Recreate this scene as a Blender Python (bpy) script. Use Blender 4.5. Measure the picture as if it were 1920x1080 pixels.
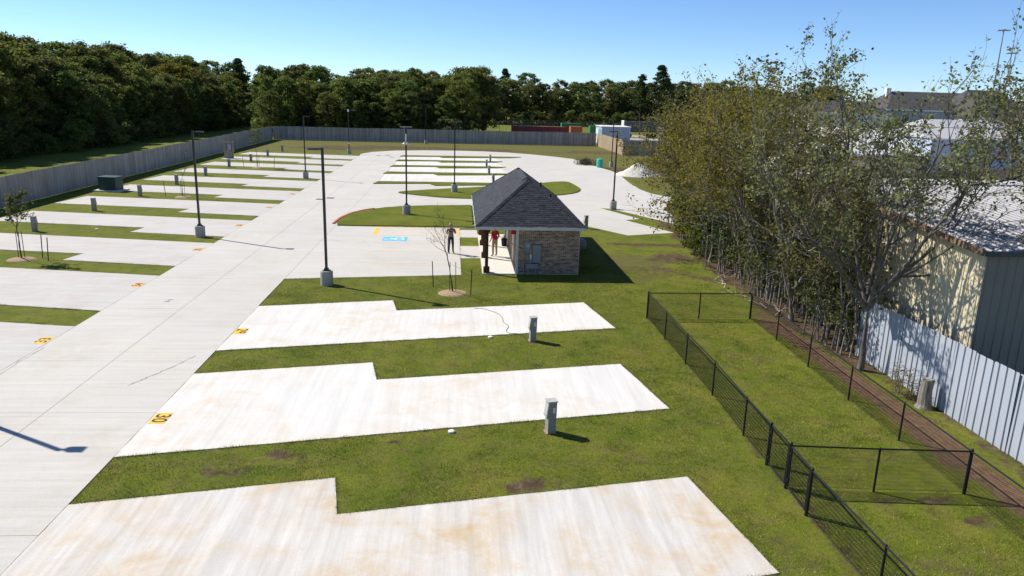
import bpy, bmesh, math, random
import numpy as np
from mathutils import Vector, Matrix

for o in list(bpy.data.objects):
    bpy.data.objects.remove(o, do_unlink=True)
SC = bpy.context.scene
COL = SC.collection
R = math.radians

# ------------------------------------------------------------------ camera
cam = bpy.data.cameras.new('camera'); camo = bpy.data.objects.new('camera', cam); COL.objects.link(camo)
cam.sensor_width = 36.0; cam.lens = 36.0*1400/1920; cam.clip_start = 0.1; cam.clip_end = 6000
yaw, pitch, roll = R(-4.24836), R(14.356), R(1.58969)
f0 = Vector((-math.sin(yaw), math.cos(yaw), 0)); r0 = Vector((math.cos(yaw), math.sin(yaw), 0)); u0 = Vector((0, 0, 1))
fw = math.cos(pitch)*f0-math.sin(pitch)*u0; up = math.cos(pitch)*u0+math.sin(pitch)*f0
rt = math.cos(roll)*r0+math.sin(roll)*up; up = -math.sin(roll)*r0+math.cos(roll)*up
camo.matrix_world = Matrix(((rt.x, up.x, -fw.x, 0), (rt.y, up.y, -fw.y, 0), (rt.z, up.z, -fw.z, 9.0), (0, 0, 0, 1)))
SC.camera = camo

# ------------------------------------------------------------------ light
SUN_EL, SUN_AZ = R(43.5), R(-59.0)          # azimuth clockwise from +Y
w = bpy.data.worlds.new('World'); SC.world = w; w.use_nodes = True
nt = w.node_tree; nt.nodes.clear()
sky = nt.nodes.new('ShaderNodeTexSky'); sky.sky_type = 'NISHITA'; sky.sun_disc = False
sky.sun_elevation = SUN_EL; sky.sun_rotation = SUN_AZ; sky.altitude = 0; sky.air_density = 0.68; sky.dust_density = 0.0; sky.ozone_density = 7.5
bg = nt.nodes.new('ShaderNodeBackground'); bg.inputs[1].default_value = 0.104
wo = nt.nodes.new('ShaderNodeOutputWorld')
nt.links.new(sky.outputs[0], bg.inputs[0]); nt.links.new(bg.outputs[0], wo.inputs[0])
sl = bpy.data.lights.new('sun', 'SUN'); sl.energy = 4.6; sl.angle = R(0.53); sl.color = (1.0, 0.95, 0.87)
so = bpy.data.objects.new('sun', sl); COL.objects.link(so); so.location = (-60, 40, 80)
sd = Vector((math.sin(SUN_AZ)*math.cos(SUN_EL), math.cos(SUN_AZ)*math.cos(SUN_EL), math.sin(SUN_EL)))
so.rotation_euler = sd.to_track_quat('Z', 'Y').to_euler()
vs = SC.view_settings; vs.view_transform = 'Standard'; vs.look = 'None'; vs.exposure = 0.55; vs.gamma = 1.0; vs.use_curve_mapping = False

# ------------------------------------------------------------------ materials
def mat(name, rough=0.8, spec=0.3, metal=0.0):
    m = bpy.data.materials.new(name); m.use_nodes = True
    n = m.node_tree; b = n.nodes['Principled BSDF']
    b.inputs['Roughness'].default_value = rough; b.inputs['Metallic'].default_value = metal
    b.inputs['Specular IOR Level'].default_value = spec
    return m, n, b
def N(n, t, **k):
    x = n.nodes.new(t)
    for a, v in k.items():
        if a.startswith('i_'): x.inputs[a[2:].replace('_', ' ')].default_value = v
        else: setattr(x, a, v)
    return x
def noise(n, scale, detail=4, rough=0.55, vec=None, dist=0.0):
    t = N(n, 'ShaderNodeTexNoise'); t.inputs['Scale'].default_value = scale; t.inputs['Detail'].default_value = detail
    t.inputs['Roughness'].default_value = rough; t.inputs['Distortion'].default_value = dist
    if vec is not None: n.links.new(vec, t.inputs['Vector'])
    return t.outputs['Fac']
def ramp(n, fac, stops):
    r = N(n, 'ShaderNodeValToRGB'); e = r.color_ramp.elements
    while len(e) < len(stops): e.new(0.5)
    for i, (p, c) in enumerate(stops):
        e[i].position = p; e[i].color = (c[0], c[1], c[2], 1) if not isinstance(c, (int, float)) else (c, c, c, 1)
    n.links.new(fac, r.inputs[0]); return r.outputs[0]
def mix(n, fac, a, b, mode='MIX'):
    x = N(n, 'ShaderNodeMix', data_type='RGBA', blend_type=mode)
    for s, v in ((x.inputs[0], fac), (x.inputs[6], a), (x.inputs[7], b)):
        if isinstance(v, (int, float)): s.default_value = v
        elif isinstance(v, tuple): s.default_value = (*v, 1)
        else: n.links.new(v, s)
    return x.outputs[2]
def math_(n, op, a, b=None, clamp=False):
    x = N(n, 'ShaderNodeMath', operation=op, use_clamp=clamp)
    for s, v in ((x.inputs[0], a), (x.inputs[1], b)):
        if v is None: continue
        if isinstance(v, (int, float)): s.default_value = v
        else: n.links.new(v, s)
    return x.outputs[0]
def pos(n, scale=None, rot=0.0):
    g = N(n, 'ShaderNodeNewGeometry').outputs['Position']
    if scale is None: return g
    m = N(n, 'ShaderNodeMapping'); m.inputs['Scale'].default_value = scale; m.inputs['Rotation'].default_value = (0, 0, rot)
    n.links.new(g, m.inputs[0]); return m.outputs[0]
def bump(n, b, h, strength=0.3, dist=0.01):
    x = N(n, 'ShaderNodeBump'); x.inputs['Strength'].default_value = strength; x.inputs['Distance'].default_value = dist
    n.links.new(h, x.inputs['Height']); n.links.new(x.outputs[0], b.inputs['Normal'])
def simple(name, c, rough=0.7, var=0.12, scale=6.0, spec=0.3, metal=0.0):
    m, n, b = mat(name, rough, spec, metal)
    f = noise(n, scale, 5, 0.6, pos(n))
    lo = tuple(x*(1-var) for x in c); hi = tuple(min(1, x*(1+var)) for x in c)
    n.links.new(ramp(n, f, [(0.3, lo), (0.7, hi)]), b.inputs['Base Color'])
    return m
def rnd_island(n): return N(n, 'ShaderNodeNewGeometry').outputs['Random Per Island']

def concrete(name, base, stain, stain_amt, streak_rot, streak_amt=0.10, streak_scale=(0.18, 5.0, 1), grey=0.5):
    m, n, b = mat(name, 0.85, 0.25)
    p = pos(n)
    big = noise(n, 0.33, 6, 0.62, p, 0.6)
    st = ramp(n, big, [(0.42, 0.0), (0.64, 1.0)])
    st2 = ramp(n, noise(n, 1.1, 7, 0.7, p, 0.8), [(0.36, 0.0), (0.66, 1.0)])
    stf = math_(n, 'MULTIPLY', math_(n, 'MULTIPLY', st, st2), stain_amt)
    streak = noise(n, 1.0, 5, 0.65, pos(n, streak_scale, streak_rot))
    streak2 = noise(n, 1.0, 3, 0.6, pos(n, (streak_scale[0]*2.5, streak_scale[1]*3.1, 1), streak_rot))
    c = mix(n, streak_amt, base, ramp(n, streak, [(0.3, 0.25), (0.62, 1.0)]), 'MULTIPLY')
    c = mix(n, streak_amt*0.7, c, ramp(n, streak2, [(0.3, 0.3), (0.6, 1.0)]), 'MULTIPLY')
    c = mix(n, grey, c, ramp(n, noise(n, 0.14, 4, 0.6, p, 0.3), [(0.35, (0.86, 0.87, 0.9)), (0.65, (1, 0.99, 0.97))]), 'MULTIPLY')
    c = mix(n, stf, c, stain)
    fine = noise(n, 26, 3, 0.7, p)
    c = mix(n, 0.22, c, ramp(n, fine, [(0.3, 0.62), (0.6, 1.0)]), 'MULTIPLY')
    spk = ramp(n, noise(n, 3.2, 8, 0.82, p), [(0.30, 0.45), (0.38, 1.0)])
    c = mix(n, 0.35, c, spk, 'MULTIPLY')
    n.links.new(c, b.inputs['Base Color']); bump(n, b, fine, 0.25, 0.004)
    return m
A11 = math.atan(0.19)
M = {}
M['road'] = concrete('road_concrete', (0.60, 0.568, 0.512), (0.44, 0.39, 0.30), 0.5, 0.0, 0.16)
M['pad'] = concrete('pad_concrete', (0.72, 0.70, 0.655), (0.56, 0.43, 0.27), 0.60, -A11, 0.16, (3.0, 0.13, 1), 0.35)
M['padnear'] = concrete('stained_pad_concrete', (0.68, 0.645, 0.59), (0.52, 0.36, 0.17), 1.0, -A11, 0.26, (2.6, 0.14, 1), 0.5)
M['padleft'] = concrete('left_pad_concrete', (0.57, 0.545, 0.505), (0.44, 0.34, 0.26), 0.5, A11, 0.16, (0.22, 2.6, 1))
M['patch'] = concrete('patched_joint', (0.36, 0.355, 0.345), (0.2, 0.19, 0.18), 0.5, 0.0, 0.2)
M['porch'] = concrete('porch_concrete', (0.66, 0.64, 0.58), (0.55, 0.48, 0.36), 0.3, 0.0, 0.03)
M['cbase'] = concrete('lamp_base_concrete', (0.46, 0.44, 0.40), (0.3, 0.27, 0.22), 0.5, 0.0, 0.10, (2, 2, 1))

def ground_mat():
    m, n, b = mat('lawn_soil', 0.95, 0.1)
    p = pos(n)
    at = N(n, 'ShaderNodeAttribute', attribute_name='cover'); sep = N(n, 'ShaderNodeSeparateColor'); n.links.new(at.outputs['Color'], sep.inputs[0])
    g1 = noise(n, 0.5, 6, 0.65, p, 0.5); g2 = noise(n, 9, 6, 0.75, p); g3 = noise(n, 45, 3, 0.7, p)
    c = ramp(n, g1, [(0.28, (0.105, 0.148, 0.014)), (0.52, (0.165, 0.195, 0.020)), (0.75, (0.240, 0.225, 0.036))])
    c = mix(n, 0.55, c, ramp(n, g2, [(0.25, (0.35, 0.42, 0.3)), (0.55, (1, 1, 1)), (0.8, (1.3, 1.2, 1.0))]), 'MULTIPLY')
    c = mix(n, 0.75, c, ramp(n, g3, [(0.3, 0.30), (0.62, 1.12)]), 'MULTIPLY')
    c = mix(n, 1.0, c, ramp(n, noise(n, 1.6, 7, 0.75, pos(n, (1, 1, 1), 0.7)), [(0.36, 0.66), (0.47, 0.95), (0.62, 1.08)]), 'MULTIPLY')
    stw = math_(n, 'MULTIPLY', ramp(n, noise(n, 1.3, 7, 0.72, p, 0.4), [(0.44, 0.0), (0.66, 1.0)]), ramp(n, noise(n, 7.0, 5, 0.7, p), [(0.35, 0.2), (0.65, 1.0)]))
    c = mix(n, math_(n, 'MULTIPLY', stw, 0.6), c, (0.19, 0.145, 0.06))
    brown = ramp(n, noise(n, 2.2, 8, 0.78, p), [(0.34, (0.060, 0.040, 0.022)), (0.55, (0.125, 0.088, 0.052)), (0.75, (0.28, 0.22, 0.15))])
    brown = mix(n, 0.5, brown, ramp(n, g3, [(0.3, 0.4), (0.7, 1.1)]), 'MULTIPLY')
    red = ramp(n, noise(n, 4, 7, 0.75, p), [(0.3, (0.10, 0.062, 0.036)), (0.6, (0.22, 0.135, 0.085)), (0.8, (0.30, 0.21, 0.15))])
    dry = ramp(n, noise(n, 3.1, 7, 0.75, p), [(0.3, (0.075, 0.075, 0.022)), (0.7, (0.17, 0.14, 0.06))])
    grav = ramp(n, noise(n, 6, 7, 0.75, p), [(0.3, (0.26, 0.23, 0.19)), (0.7, (0.46, 0.42, 0.36))])
    brk = ramp(n, noise(n, 1.7, 8, 0.8, p), [(0.33, 0.0), (0.67, 1.0)])
    def msk(ch):
        s = math_(n, 'ADD', sep.outputs[ch], math_(n, 'MULTIPLY', math_(n, 'SUBTRACT', brk, 0.5), 0.7))
        return ramp(n, s, [(0.38, 0.0), (0.62, 1.0)])
    c = mix(n, math_(n, 'MULTIPLY', msk(1), 0.8), c, dry)
    c = mix(n, msk(0), c, brown)
    c = mix(n, msk(2), c, grav)
    s4 = math_(n, 'ADD', at.outputs['Alpha'], math_(n, 'MULTIPLY', math_(n, 'SUBTRACT', brk, 0.5), 0.85))
    c = mix(n, ramp(n, s4, [(0.4, 0.0), (0.6, 1.0)]), c, red)
    n.links.new(c, b.inputs['Base Color'])
    hh = math_(n, 'ADD', math_(n, 'MULTIPLY', g2, 0.7), math_(n, 'MULTIPLY', g3, 0.6))
    bump(n, b, hh, 0.9, 0.05)
    return m
M['ground'] = ground_mat()
def turf_mat():
    m, n, b = mat('turf', 0.95, 0.1)
    p = pos(n); g1 = noise(n, 0.45, 6, 0.65, p, 0.6); g2 = noise(n, 8, 6, 0.75, p); g3 = noise(n, 30, 3, 0.7, p)
    c = ramp(n, g1, [(0.28, (0.100, 0.138, 0.012)), (0.55, (0.155, 0.178, 0.018)), (0.8, (0.23, 0.205, 0.040))])
    c = mix(n, 0.5, c, ramp(n, g2, [(0.25, 0.45), (0.6, 1.15)]), 'MULTIPLY')
    c = mix(n, 0.6, c, ramp(n, g3, [(0.3, 0.4), (0.62, 1.1)]), 'MULTIPLY')
    n.links.new(c, b.inputs['Base Color']); bump(n, b, math_(n, 'ADD', g2, g3), 0.9, 0.05); return m
M['turf'] = turf_mat()
def blade_mat():
    m, n, b = mat('grass_blade', 0.7, 0.2)
    c = ramp(n, rnd_island(n), [(0.0, (0.115, 0.165, 0.014)), (0.5, (0.190, 0.240, 0.025)), (0.8, (0.290, 0.285, 0.045)), (0.95, (0.50, 0.42, 0.20))])
    pt = ramp(n, noise(n, 0.5, 6, 0.65, pos(n), 0.5), [(0.3, (0.75, 0.85, 0.7)), (0.7, (1.25, 1.1, 1.1))])
    c = mix(n, 1.0, c, pt, 'MULTIPLY')
    st = math_(n, 'MULTIPLY', ramp(n, noise(n, 1.3, 7, 0.72, pos(n), 0.4), [(0.44, 0.0), (0.66, 1.0)]), ramp(n, noise(n, 7.0, 5, 0.7, pos(n)), [(0.35, 0.2), (0.65, 1.0)]))
    c = mix(n, math_(n, 'MULTIPLY', st, 0.85), c, (0.31, 0.235, 0.10))
    dk = ramp(n, noise(n, 1.6, 7, 0.75, pos(n, (1, 1, 1), 0.7)), [(0.36, 0.62), (0.47, 0.94), (0.62, 1.10)])
    d2 = ramp(n, noise(n, 5.5, 5, 0.7, pos(n)), [(0.32, 0.5), (0.55, 1.08)]); c = mix(n, 0.8, c, d2, 'MULTIPLY')
    n.links.new(mix(n, 1.0, c, dk, 'MULTIPLY'), b.inputs['Base Color'])
    return m
M['blade'] = blade_mat()
def leaf_mat(name, cols, trans=0.35, objvar=0.35):
    m, n, b = mat(name, 0.85, 0.06)
    c = ramp(n, rnd_island(n), [(i/(len(cols)-1), k) for i, k in enumerate(cols)])
    oi = N(n, 'ShaderNodeObjectInfo').outputs['Random']
    hs = N(n, 'ShaderNodeHueSaturation'); n.links.new(c, hs.inputs['Color'])
    n.links.new(math_(n, 'ADD', math_(n, 'MULTIPLY', oi, objvar*0.12), 0.5-objvar*0.06), hs.inputs['Hue'])
    n.links.new(math_(n, 'ADD', math_(n, 'MULTIPLY', math_(n, 'FRACT', math_(n, 'MULTIPLY', oi, 7.3)), objvar), 1-objvar*0.5), hs.inputs['Value'])
    pv = ramp(n, noise(n, 0.7, 4, 0.65, pos(n)), [(0.35, 0.62), (0.65, 1.15)])
    cc = mix(n, 1.0, hs.outputs[0], pv, 'MULTIPLY')
    n.links.new(cc, b.inputs['Base Color'])
    t = N(n, 'ShaderNodeBsdfTranslucent'); n.links.new(cc, t.inputs[0])
    ms = N(n, 'ShaderNodeMixShader'); ms.inputs[0].default_value = trans
    n.links.new(b.outputs[0], ms.inputs[1]); n.links.new(t.outputs[0], ms.inputs[2])
    n.links.new(ms.outputs[0], n.nodes['Material Output'].inputs[0])
    return m
M['leaf_oak'] = leaf_mat('oak_leaf', [(0.075, 0.096, 0.036), (0.125, 0.150, 0.050), (0.180, 0.195, 0.062), (0.23, 0.21, 0.068)], 0.55, 0.35)
M['leaf_lit'] = leaf_mat('bright_leaf', [(0.085, 0.125, 0.034), (0.145, 0.195, 0.048), (0.210, 0.250, 0.062), (0.26, 0.26, 0.07)], 0.55, 0.35)
M['leaf_pine'] = leaf_mat('pine_needle', [(0.034, 0.062, 0.024), (0.067, 0.106, 0.034), (0.106, 0.143, 0.048)], 0.3, 0.35)
M['leaf_gold'] = leaf_mat('golden_leaf', [(0.105, 0.115, 0.024), (0.200, 0.185, 0.034), (0.285, 0.240, 0.042), (0.29, 0.20, 0.038)], 0.5, 0.2)
M['leaf_pale'] = leaf_mat('pale_leaf', [(0.10, 0.12, 0.045), (0.18, 0.20, 0.08), (0.27, 0.28, 0.12), (0.33, 0.30, 0.12)], 0.45, 0.2)
M['leaf_olive'] = leaf_mat('olive_leaf', [(0.075, 0.085, 0.026), (0.140, 0.145, 0.042), (0.215, 0.205, 0.062), (0.27, 0.22, 0.07)], 0.45, 0.2)
M['leaf_young'] = leaf_mat('young_leaf', [(0.066, 0.090, 0.030), (0.132, 0.156, 0.054), (0.204, 0.216, 0.090)], 0.35, 0.2)
M['leaf_red'] = leaf_mat('autumn_leaf', [(0.08, 0.06, 0.03), (0.14, 0.08, 0.04), (0.2, 0.13, 0.06)], 0.35, 0.2)
def bark(name, lo, hi):
    m, n, b = mat(name, 0.95, 0.1)
    f = noise(n, 1.0, 7, 0.7, pos(n, (14, 14, 2.5)))
    n.links.new(ramp(n, f, [(0.3, lo), (0.7, hi)]), b.inputs['Base Color']); bump(n, b, f, 0.7, 0.03); return m
M['bark'] = bark('grey_bark', (0.10, 0.085, 0.07), (0.34, 0.31, 0.27))
M['barkm'] = bark('brown_grey_bark', (0.06, 0.05, 0.042), (0.21, 0.185, 0.16))
M['barkd'] = bark('dark_bark', (0.035, 0.028, 0.022), (0.11, 0.09, 0.075))
def wood_fence_mat(name, lo, mid, hi):
    m, n, b = mat(name, 0.9, 0.15)
    c = ramp(n, rnd_island(n), [(0.0, lo), (0.5, mid), (1.0, hi)])
    oi = N(n, 'ShaderNodeObjectInfo').outputs['Random']
    c = mix(n, 0.6, c, ramp(n, oi, [(0, 0.66), (1, 1.15)]), 'MULTIPLY')
    gr = noise(n, 1.0, 6, 0.7, pos(n, (9, 9, 0.7)))
    c = mix(n, 0.6, c, ramp(n, gr, [(0.3, 0.5), (0.65, 1.1)]), 'MULTIPLY')
    st = noise(n, 0.5, 4, 0.6, pos(n)); c = mix(n, 0.5, c, ramp(n, st, [(0.3, 0.65), (0.7, 1.1)]), 'MULTIPLY')
    n.links.new(c, b.inputs['Base Color']); return m
M['picket'] = wood_fence_mat('weathered_picket', (0.30, 0.265, 0.235), (0.40, 0.355, 0.315), (0.50, 0.45, 0.39))
M['picketn'] = wood_fence_mat('newer_picket', (0.34, 0.25, 0.17), (0.42, 0.32, 0.22), (0.50, 0.40, 0.29))
M['black'] = simple('black_vinyl', (0.012, 0.012, 0.013), 0.5, 0.2)
M['bronze'] = simple('dark_bronze', (0.022, 0.019, 0.017), 0.45, 0.2, spec=0.5)
M['ped'] = simple('pedestal_grey', (0.29, 0.265, 0.235), 0.6, 0.10, 9)
M['pedl'] = simple('pedestal_cap', (0.42, 0.41, 0.38), 0.6, 0.10, 9)
M['white'] = simple('white_paint', (0.76, 0.75, 0.72), 0.6, 0.05)
M['trim'] = simple('painted_trim', (0.62, 0.60, 0.56), 0.6, 0.06)
M['greybox'] = simple('utility_grey', (0.24, 0.27, 0.29), 0.5, 0.08)
M['glass'] = simple('dark_glass', (0.03, 0.035, 0.04), 0.1, 0.1, spec=0.6)
M['post'] = bark('stained_post', (0.05, 0.024, 0.012), (0.12, 0.060, 0.030))
M['mortar'] = simple('mortar', (0.66, 0.62, 0.56), 0.95, 0.12, 12)
def brick_mat():
    m, n, b = mat('brick', 0.9, 0.15)
    c = ramp(n, rnd_island(n), [(0.0, (0.12, 0.08, 0.06)), (0.25, (0.25, 0.15, 0.10)), (0.6, (0.38, 0.235, 0.15)), (0.85, (0.50, 0.35, 0.235)), (1.0, (0.14, 0.11, 0.095))])
    f = noise(n, 30, 4, 0.7, pos(n)); c = mix(n, 0.4, c, ramp(n, f, [(0.3, 0.5), (0.7, 1.15)]), 'MULTIPLY')
    n.links.new(c, b.inputs['Base Color']); bump(n, b, f, 0.4, 0.004); return m
M['brick'] = brick_mat()
def shingle_mat():
    m, n, b = mat('charcoal_shingle', 0.9, 0.2)
    c = ramp(n, rnd_island(n), [(0.0, (0.030, 0.032, 0.038)), (0.5, (0.043, 0.046, 0.054)), (1.0, (0.062, 0.064, 0.072))])
    f = noise(n, 60, 3, 0.8, pos(n)); c = mix(n, 0.5, c, ramp(n, f, [(0.3, 0.5), (0.7, 1.3)]), 'MULTIPLY')
    n.links.new(c, b.inputs['Base Color']); bump(n, b, f, 0.5, 0.004); return m
M['shingle'] = shingle_mat()
M['deck'] = simple('roof_deck', (0.04, 0.04, 0.042), 0.9)
def metal_wall(name, c, dirt=(0.3, 0.25, 0.18), amt=0.25, rough=0.55):
    m, n, b = mat(name, rough, 0.4)
    f = noise(n, 1.0, 6, 0.7, pos(n, (3.0, 3.0, 0.35)))
    k = mix(n, math_(n, 'MULTIPLY', ramp(n, f, [(0.45, 0.0), (0.75, 1.0)]), amt), c, dirt)
    k = mix(n, 0.3, k, ramp(n, noise(n, 0.7, 5, 0.6, pos(n)), [(0.3, 0.75), (0.7, 1.05)]), 'MULTIPLY')
    n.links.new(k, b.inputs['Base Color']); return m
M['cream'] = metal_wall('cream_metal', (0.66, 0.58, 0.40))
M['tin'] = metal_wall('galvanised_sheet', (0.38, 0.415, 0.47), (0.42, 0.40, 0.37), 0.35, 0.45)
M['wroof'] = metal_wall('worn_white_roof', (0.42, 0.42, 0.43), (0.30, 0.25, 0.22), 0.45, 0.9)
M['pan'] = metal_wall('weathered_roof_pan', (0.15, 0.15, 0.16), (0.12, 0.10, 0.09), 0.5, 0.9)
M['gend'] = metal_wall('shaded_end_metal', (0.27, 0.235, 0.20), (0.2, 0.17, 0.14), 0.3, 0.6)  # warehouse end wall: its shade is put into this darker colour
M['rust'] = metal_wall('rusty_trim', (0.20, 0.13, 0.09), (0.30, 0.14, 0.07), 0.5, 0.8)
M['whitemetal'] = metal_wall('white_metal', (0.74, 0.74, 0.72), (0.5, 0.46, 0.4), 0.2, 0.5)
M['bluemetal'] = metal_wall('blue_grey_metal', (0.40, 0.46, 0.58), (0.3, 0.3, 0.32), 0.2, 0.5)
M['cmetal'] = metal_wall('cream_block', (0.70, 0.62, 0.48), (0.5, 0.4, 0.3), 0.2)
M['hroof'] = simple('house_shingle', (0.075, 0.070, 0.072), 0.9, 0.25, 1.5)
M['hwall'] = simple('house_wall', (0.30, 0.34, 0.40), 0.8, 0.12, 1.0)
M['hwhite'] = simple('house_white', (0.72, 0.71, 0.68), 0.8, 0.06, 1.0)
for k_ in ('wroof', 'pan'): M[k_].node_tree.nodes['Principled BSDF'].inputs['Specular IOR Level'].default_value = 0.05
M['cred'] = metal_wall('maroon_steel', (0.22, 0.035, 0.035)); M['cor'] = metal_wall('orange_steel', (0.55, 0.14, 0.045))
M['cgr'] = metal_wall('green_steel', (0.035, 0.20, 0.075)); M['cteal'] = metal_wall('teal_steel', (0.12, 0.36, 0.46))
M['dsteel'] = metal_wall('dark_steel', (0.06, 0.07, 0.08))
M['xfmr'] = metal_wall('transformer_green', (0.030, 0.065, 0.052), (0.10, 0.10, 0.08), 0.2)
M['tealp'] = simple('teal_plastic', (0.05, 0.50, 0.40), 0.5, 0.08)
M['yellow'] = simple('yellow_paint', (0.78, 0.47, 0.055), 0.8, 0.12, 5)
M['yellowf'] = simple('faded_yellow_paint', (0.66, 0.50, 0.30), 0.85, 0.12, 3)
M['orangep'] = simple('orange_paint', (0.76, 0.38, 0.09), 0.85, 0.15, 5)
M['digit'] = simple('dark_paint', (0.06, 0.045, 0.03), 0.85, 0.2)
M['bluep'] = simple('blue_paint', (0.10, 0.46, 0.76), 0.8, 0.12, 4)
M['redp'] = simple('red_kerb_paint', (0.50, 0.13, 0.10), 0.8, 0.2, 4)
M['redbox'] = simple('red_enamel', (0.42, 0.02, 0.025), 0.5, 0.1)
M['hose'] = simple('hose_green', (0.02, 0.05, 0.025), 0.5, 0.1)
M['mulch'] = simple('wood_mulch', (0.34, 0.23, 0.14), 0.95, 0.5, 22)
M['sand'] = simple('pale_gravel', (0.56, 0.52, 0.45), 0.95, 0.22, 8)
M['brush'] = simple('dead_brush', (0.13, 0.10, 0.07), 0.95, 0.5, 8)
M['deadwood'] = simple('bleached_wood', (0.36, 0.31, 0.26), 0.95, 0.3, 9)
M['iron'] = simple('cast_iron', (0.07, 0.055, 0.045), 0.8, 0.2)
M['stakem'] = simple('dark_stake', (0.03, 0.03, 0.025), 0.8, 0.2)
M['lumber'] = simple('pale_lumber', (0.46, 0.32, 0.19), 0.9, 0.2, 5)
M['skin'] = simple('skin', (0.42, 0.25, 0.18), 0.6, 0.05); M['khaki'] = simple('khaki_cloth', (0.38, 0.28, 0.17), 0.9, 0.15, 14)
M['redshirt'] = simple('red_cloth', (0.42, 0.018, 0.045), 0.9, 0.2, 14); M['navy'] = simple('dark_denim', (0.022, 0.024, 0.035), 0.9, 0.2, 14)
M['plum'] = simple('patterned_cloth', (0.22, 0.15, 0.17), 0.9, 0.55, 38); M['shoe'] = simple('shoe', (0.02, 0.016, 0.014), 0.6, 0.1)
M['hairg'] = simple('grey_hair', (0.38, 0.34, 0.29), 0.8, 0.2, 40); M['hairb'] = simple('brown_hair', (0.05, 0.03, 0.02), 0.8, 0.2, 40)
M['graydome'] = simple('grey_plastic', (0.30, 0.31, 0.33), 0.6, 0.1)
M['blackplastic'] = simple('black_plastic', (0.015, 0.015, 0.016), 0.6, 0.1)

# ------------------------------------------------------------------ helpers
def tag(o, label=None, cat=None, group=None, kind=None):
    if label: o['label'] = label
    if cat: o['category'] = cat
    if group: o['group'] = group
    if kind: o['kind'] = kind
    return o
def empty(name, loc=(0, 0, 0), rz=0.0):
    o = bpy.data.objects.new(name, None); o.empty_display_size = 0.2; COL.objects.link(o)
    o.location = loc; o.rotation_euler = (0, 0, rz); return o
def link(name, me, parent=None, m=None):
    o = bpy.data.objects.new(name, me); COL.objects.link(o); o.parent = parent
    if m is not None and not me.materials: me.materials.append(m)
    return o
def copy_tree(o, parent=None):
    c = o.copy(); COL.objects.link(c); c.parent = parent
    for ch in o.children: copy_tree(ch, c)
    return c
class MB:
    def __init__(s): s.v = []; s.f = []
    def add(s, v, f):
        k = len(s.v); s.v += [tuple(p) for p in v]; s.f += [tuple(i+k for i in q) for q in f]; return s
    def box(s, c, d, rz=0.0, M4=None):
        x, y, z = d[0]/2, d[1]/2, d[2]/2; ca, sa = math.cos(rz), math.sin(rz)
        vs_ = [(sx*x, sy*y, sz*z) for sz in (-1, 1) for sx, sy in ((-1, -1), (1, -1), (1, 1), (-1, 1))]
        if M4 is not None: vs_ = [M4 @ Vector(p) for p in vs_]
        else: vs_ = [(ca*p[0]-sa*p[1], sa*p[0]+ca*p[1], p[2]) for p in vs_]
        vs_ = [(p[0]+c[0], p[1]+c[1], p[2]+c[2]) for p in vs_]
        return s.add(vs_, [(0, 3, 2, 1), (4, 5, 6, 7), (0, 1, 5, 4), (1, 2, 6, 5), (2, 3, 7, 6), (3, 0, 4, 7)])
    def tube(s, pts, rad, n=6, cap=True):
        k = len(s.v); pts = [Vector(p) for p in pts]
        if isinstance(rad, (int, float)): rad = [rad]*len(pts)
        for i, p in enumerate(pts):
            d = (pts[min(i+1, len(pts)-1)]-pts[max(i-1, 0)]).normalized()
            a = d.cross(Vector((0, 0, 1)) if abs(d.z) < 0.95 else Vector((1, 0, 0))).normalized(); b = d.cross(a)
            for j in range(n):
                t = 2*math.pi*j/n; q = p+(a*math.cos(t)+b*math.sin(t))*rad[i]; s.v.append((q.x, q.y, q.z))
        for i in range(len(pts)-1):
            for j in range(n):
                j2 = (j+1) % n; s.f.append((k+i*n+j, k+i*n+j2, k+(i+1)*n+j2, k+(i+1)*n+j))
        if cap:
            s.f.append(tuple(k+j for j in range(n))); s.f.append(tuple(k+(len(pts)-1)*n+j for j in reversed(range(n))))
        return s
    def lathe(s, prof, n=16, c=(0, 0, 0)):
        k = len(s.v)
        for r, z in prof:
            for j in range(n):
                t = 2*math.pi*j/n; s.v.append((c[0]+r*math.cos(t), c[1]+r*math.sin(t), c[2]+z))
        for i in range(len(prof)-1):
            for j in range(n):
                j2 = (j+1) % n; s.f.append((k+i*n+j, k+i*n+j2, k+(i+1)*n+j2, k+(i+1)*n+j))
        s.f.append(tuple(k+j for j in reversed(range(n)))); s.f.append(tuple(k+(len(prof)-1)*n+j for j in range(n)))
        return s
    def prism(s, poly, z0, z1):
        n = len(poly); a = sum(poly[i][0]*poly[(i+1) % n][1]-poly[(i+1) % n][0]*poly[i][1] for i in range(n))
        if a < 0: poly = poly[::-1]
        v = [(x, y, z0) for x, y in poly]+[(x, y, z1) for x, y in poly]
        f = [tuple(range(n-1, -1, -1)), tuple(range(n, 2*n))]+[(i, (i+1) % n, n+(i+1) % n, n+i) for i in range(n)]
        return s.add(v, f)
    def extr(s, prof, y0, y1):          # profile in x,z swept along y
        n = len(prof); v = [(x, y0, z) for x, z in prof]+[(x, y1, z) for x, z in prof]
        return s.add(v, [tuple(range(n)), tuple(range(2*n-1, n-1, -1))]+[(i, n+i, n+(i+1) % n, (i+1) % n) for i in range(n)])
    def mesh(s, name, m=None, tri=False, smooth=False, fixn=False):
        me = bpy.data.meshes.new(name); me.from_pydata(s.v, [], s.f)
        if tri or fixn:
            bm = bmesh.new(); bm.from_mesh(me)
            if fixn: bmesh.ops.recalc_face_normals(bm, faces=bm.faces)
            if tri: bmesh.ops.triangulate(bm, faces=[f for f in bm.faces if len(f.verts) > 4])
            bm.to_mesh(me); bm.free()
        if smooth: me.polygons.foreach_set('use_smooth', [True]*len(me.polygons))
        if m: me.materials.append(m)
        me.update(); return me
    def build(s, name, m, parent=None, **k): return link(name, s.mesh(name, m, **k), parent)
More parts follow.
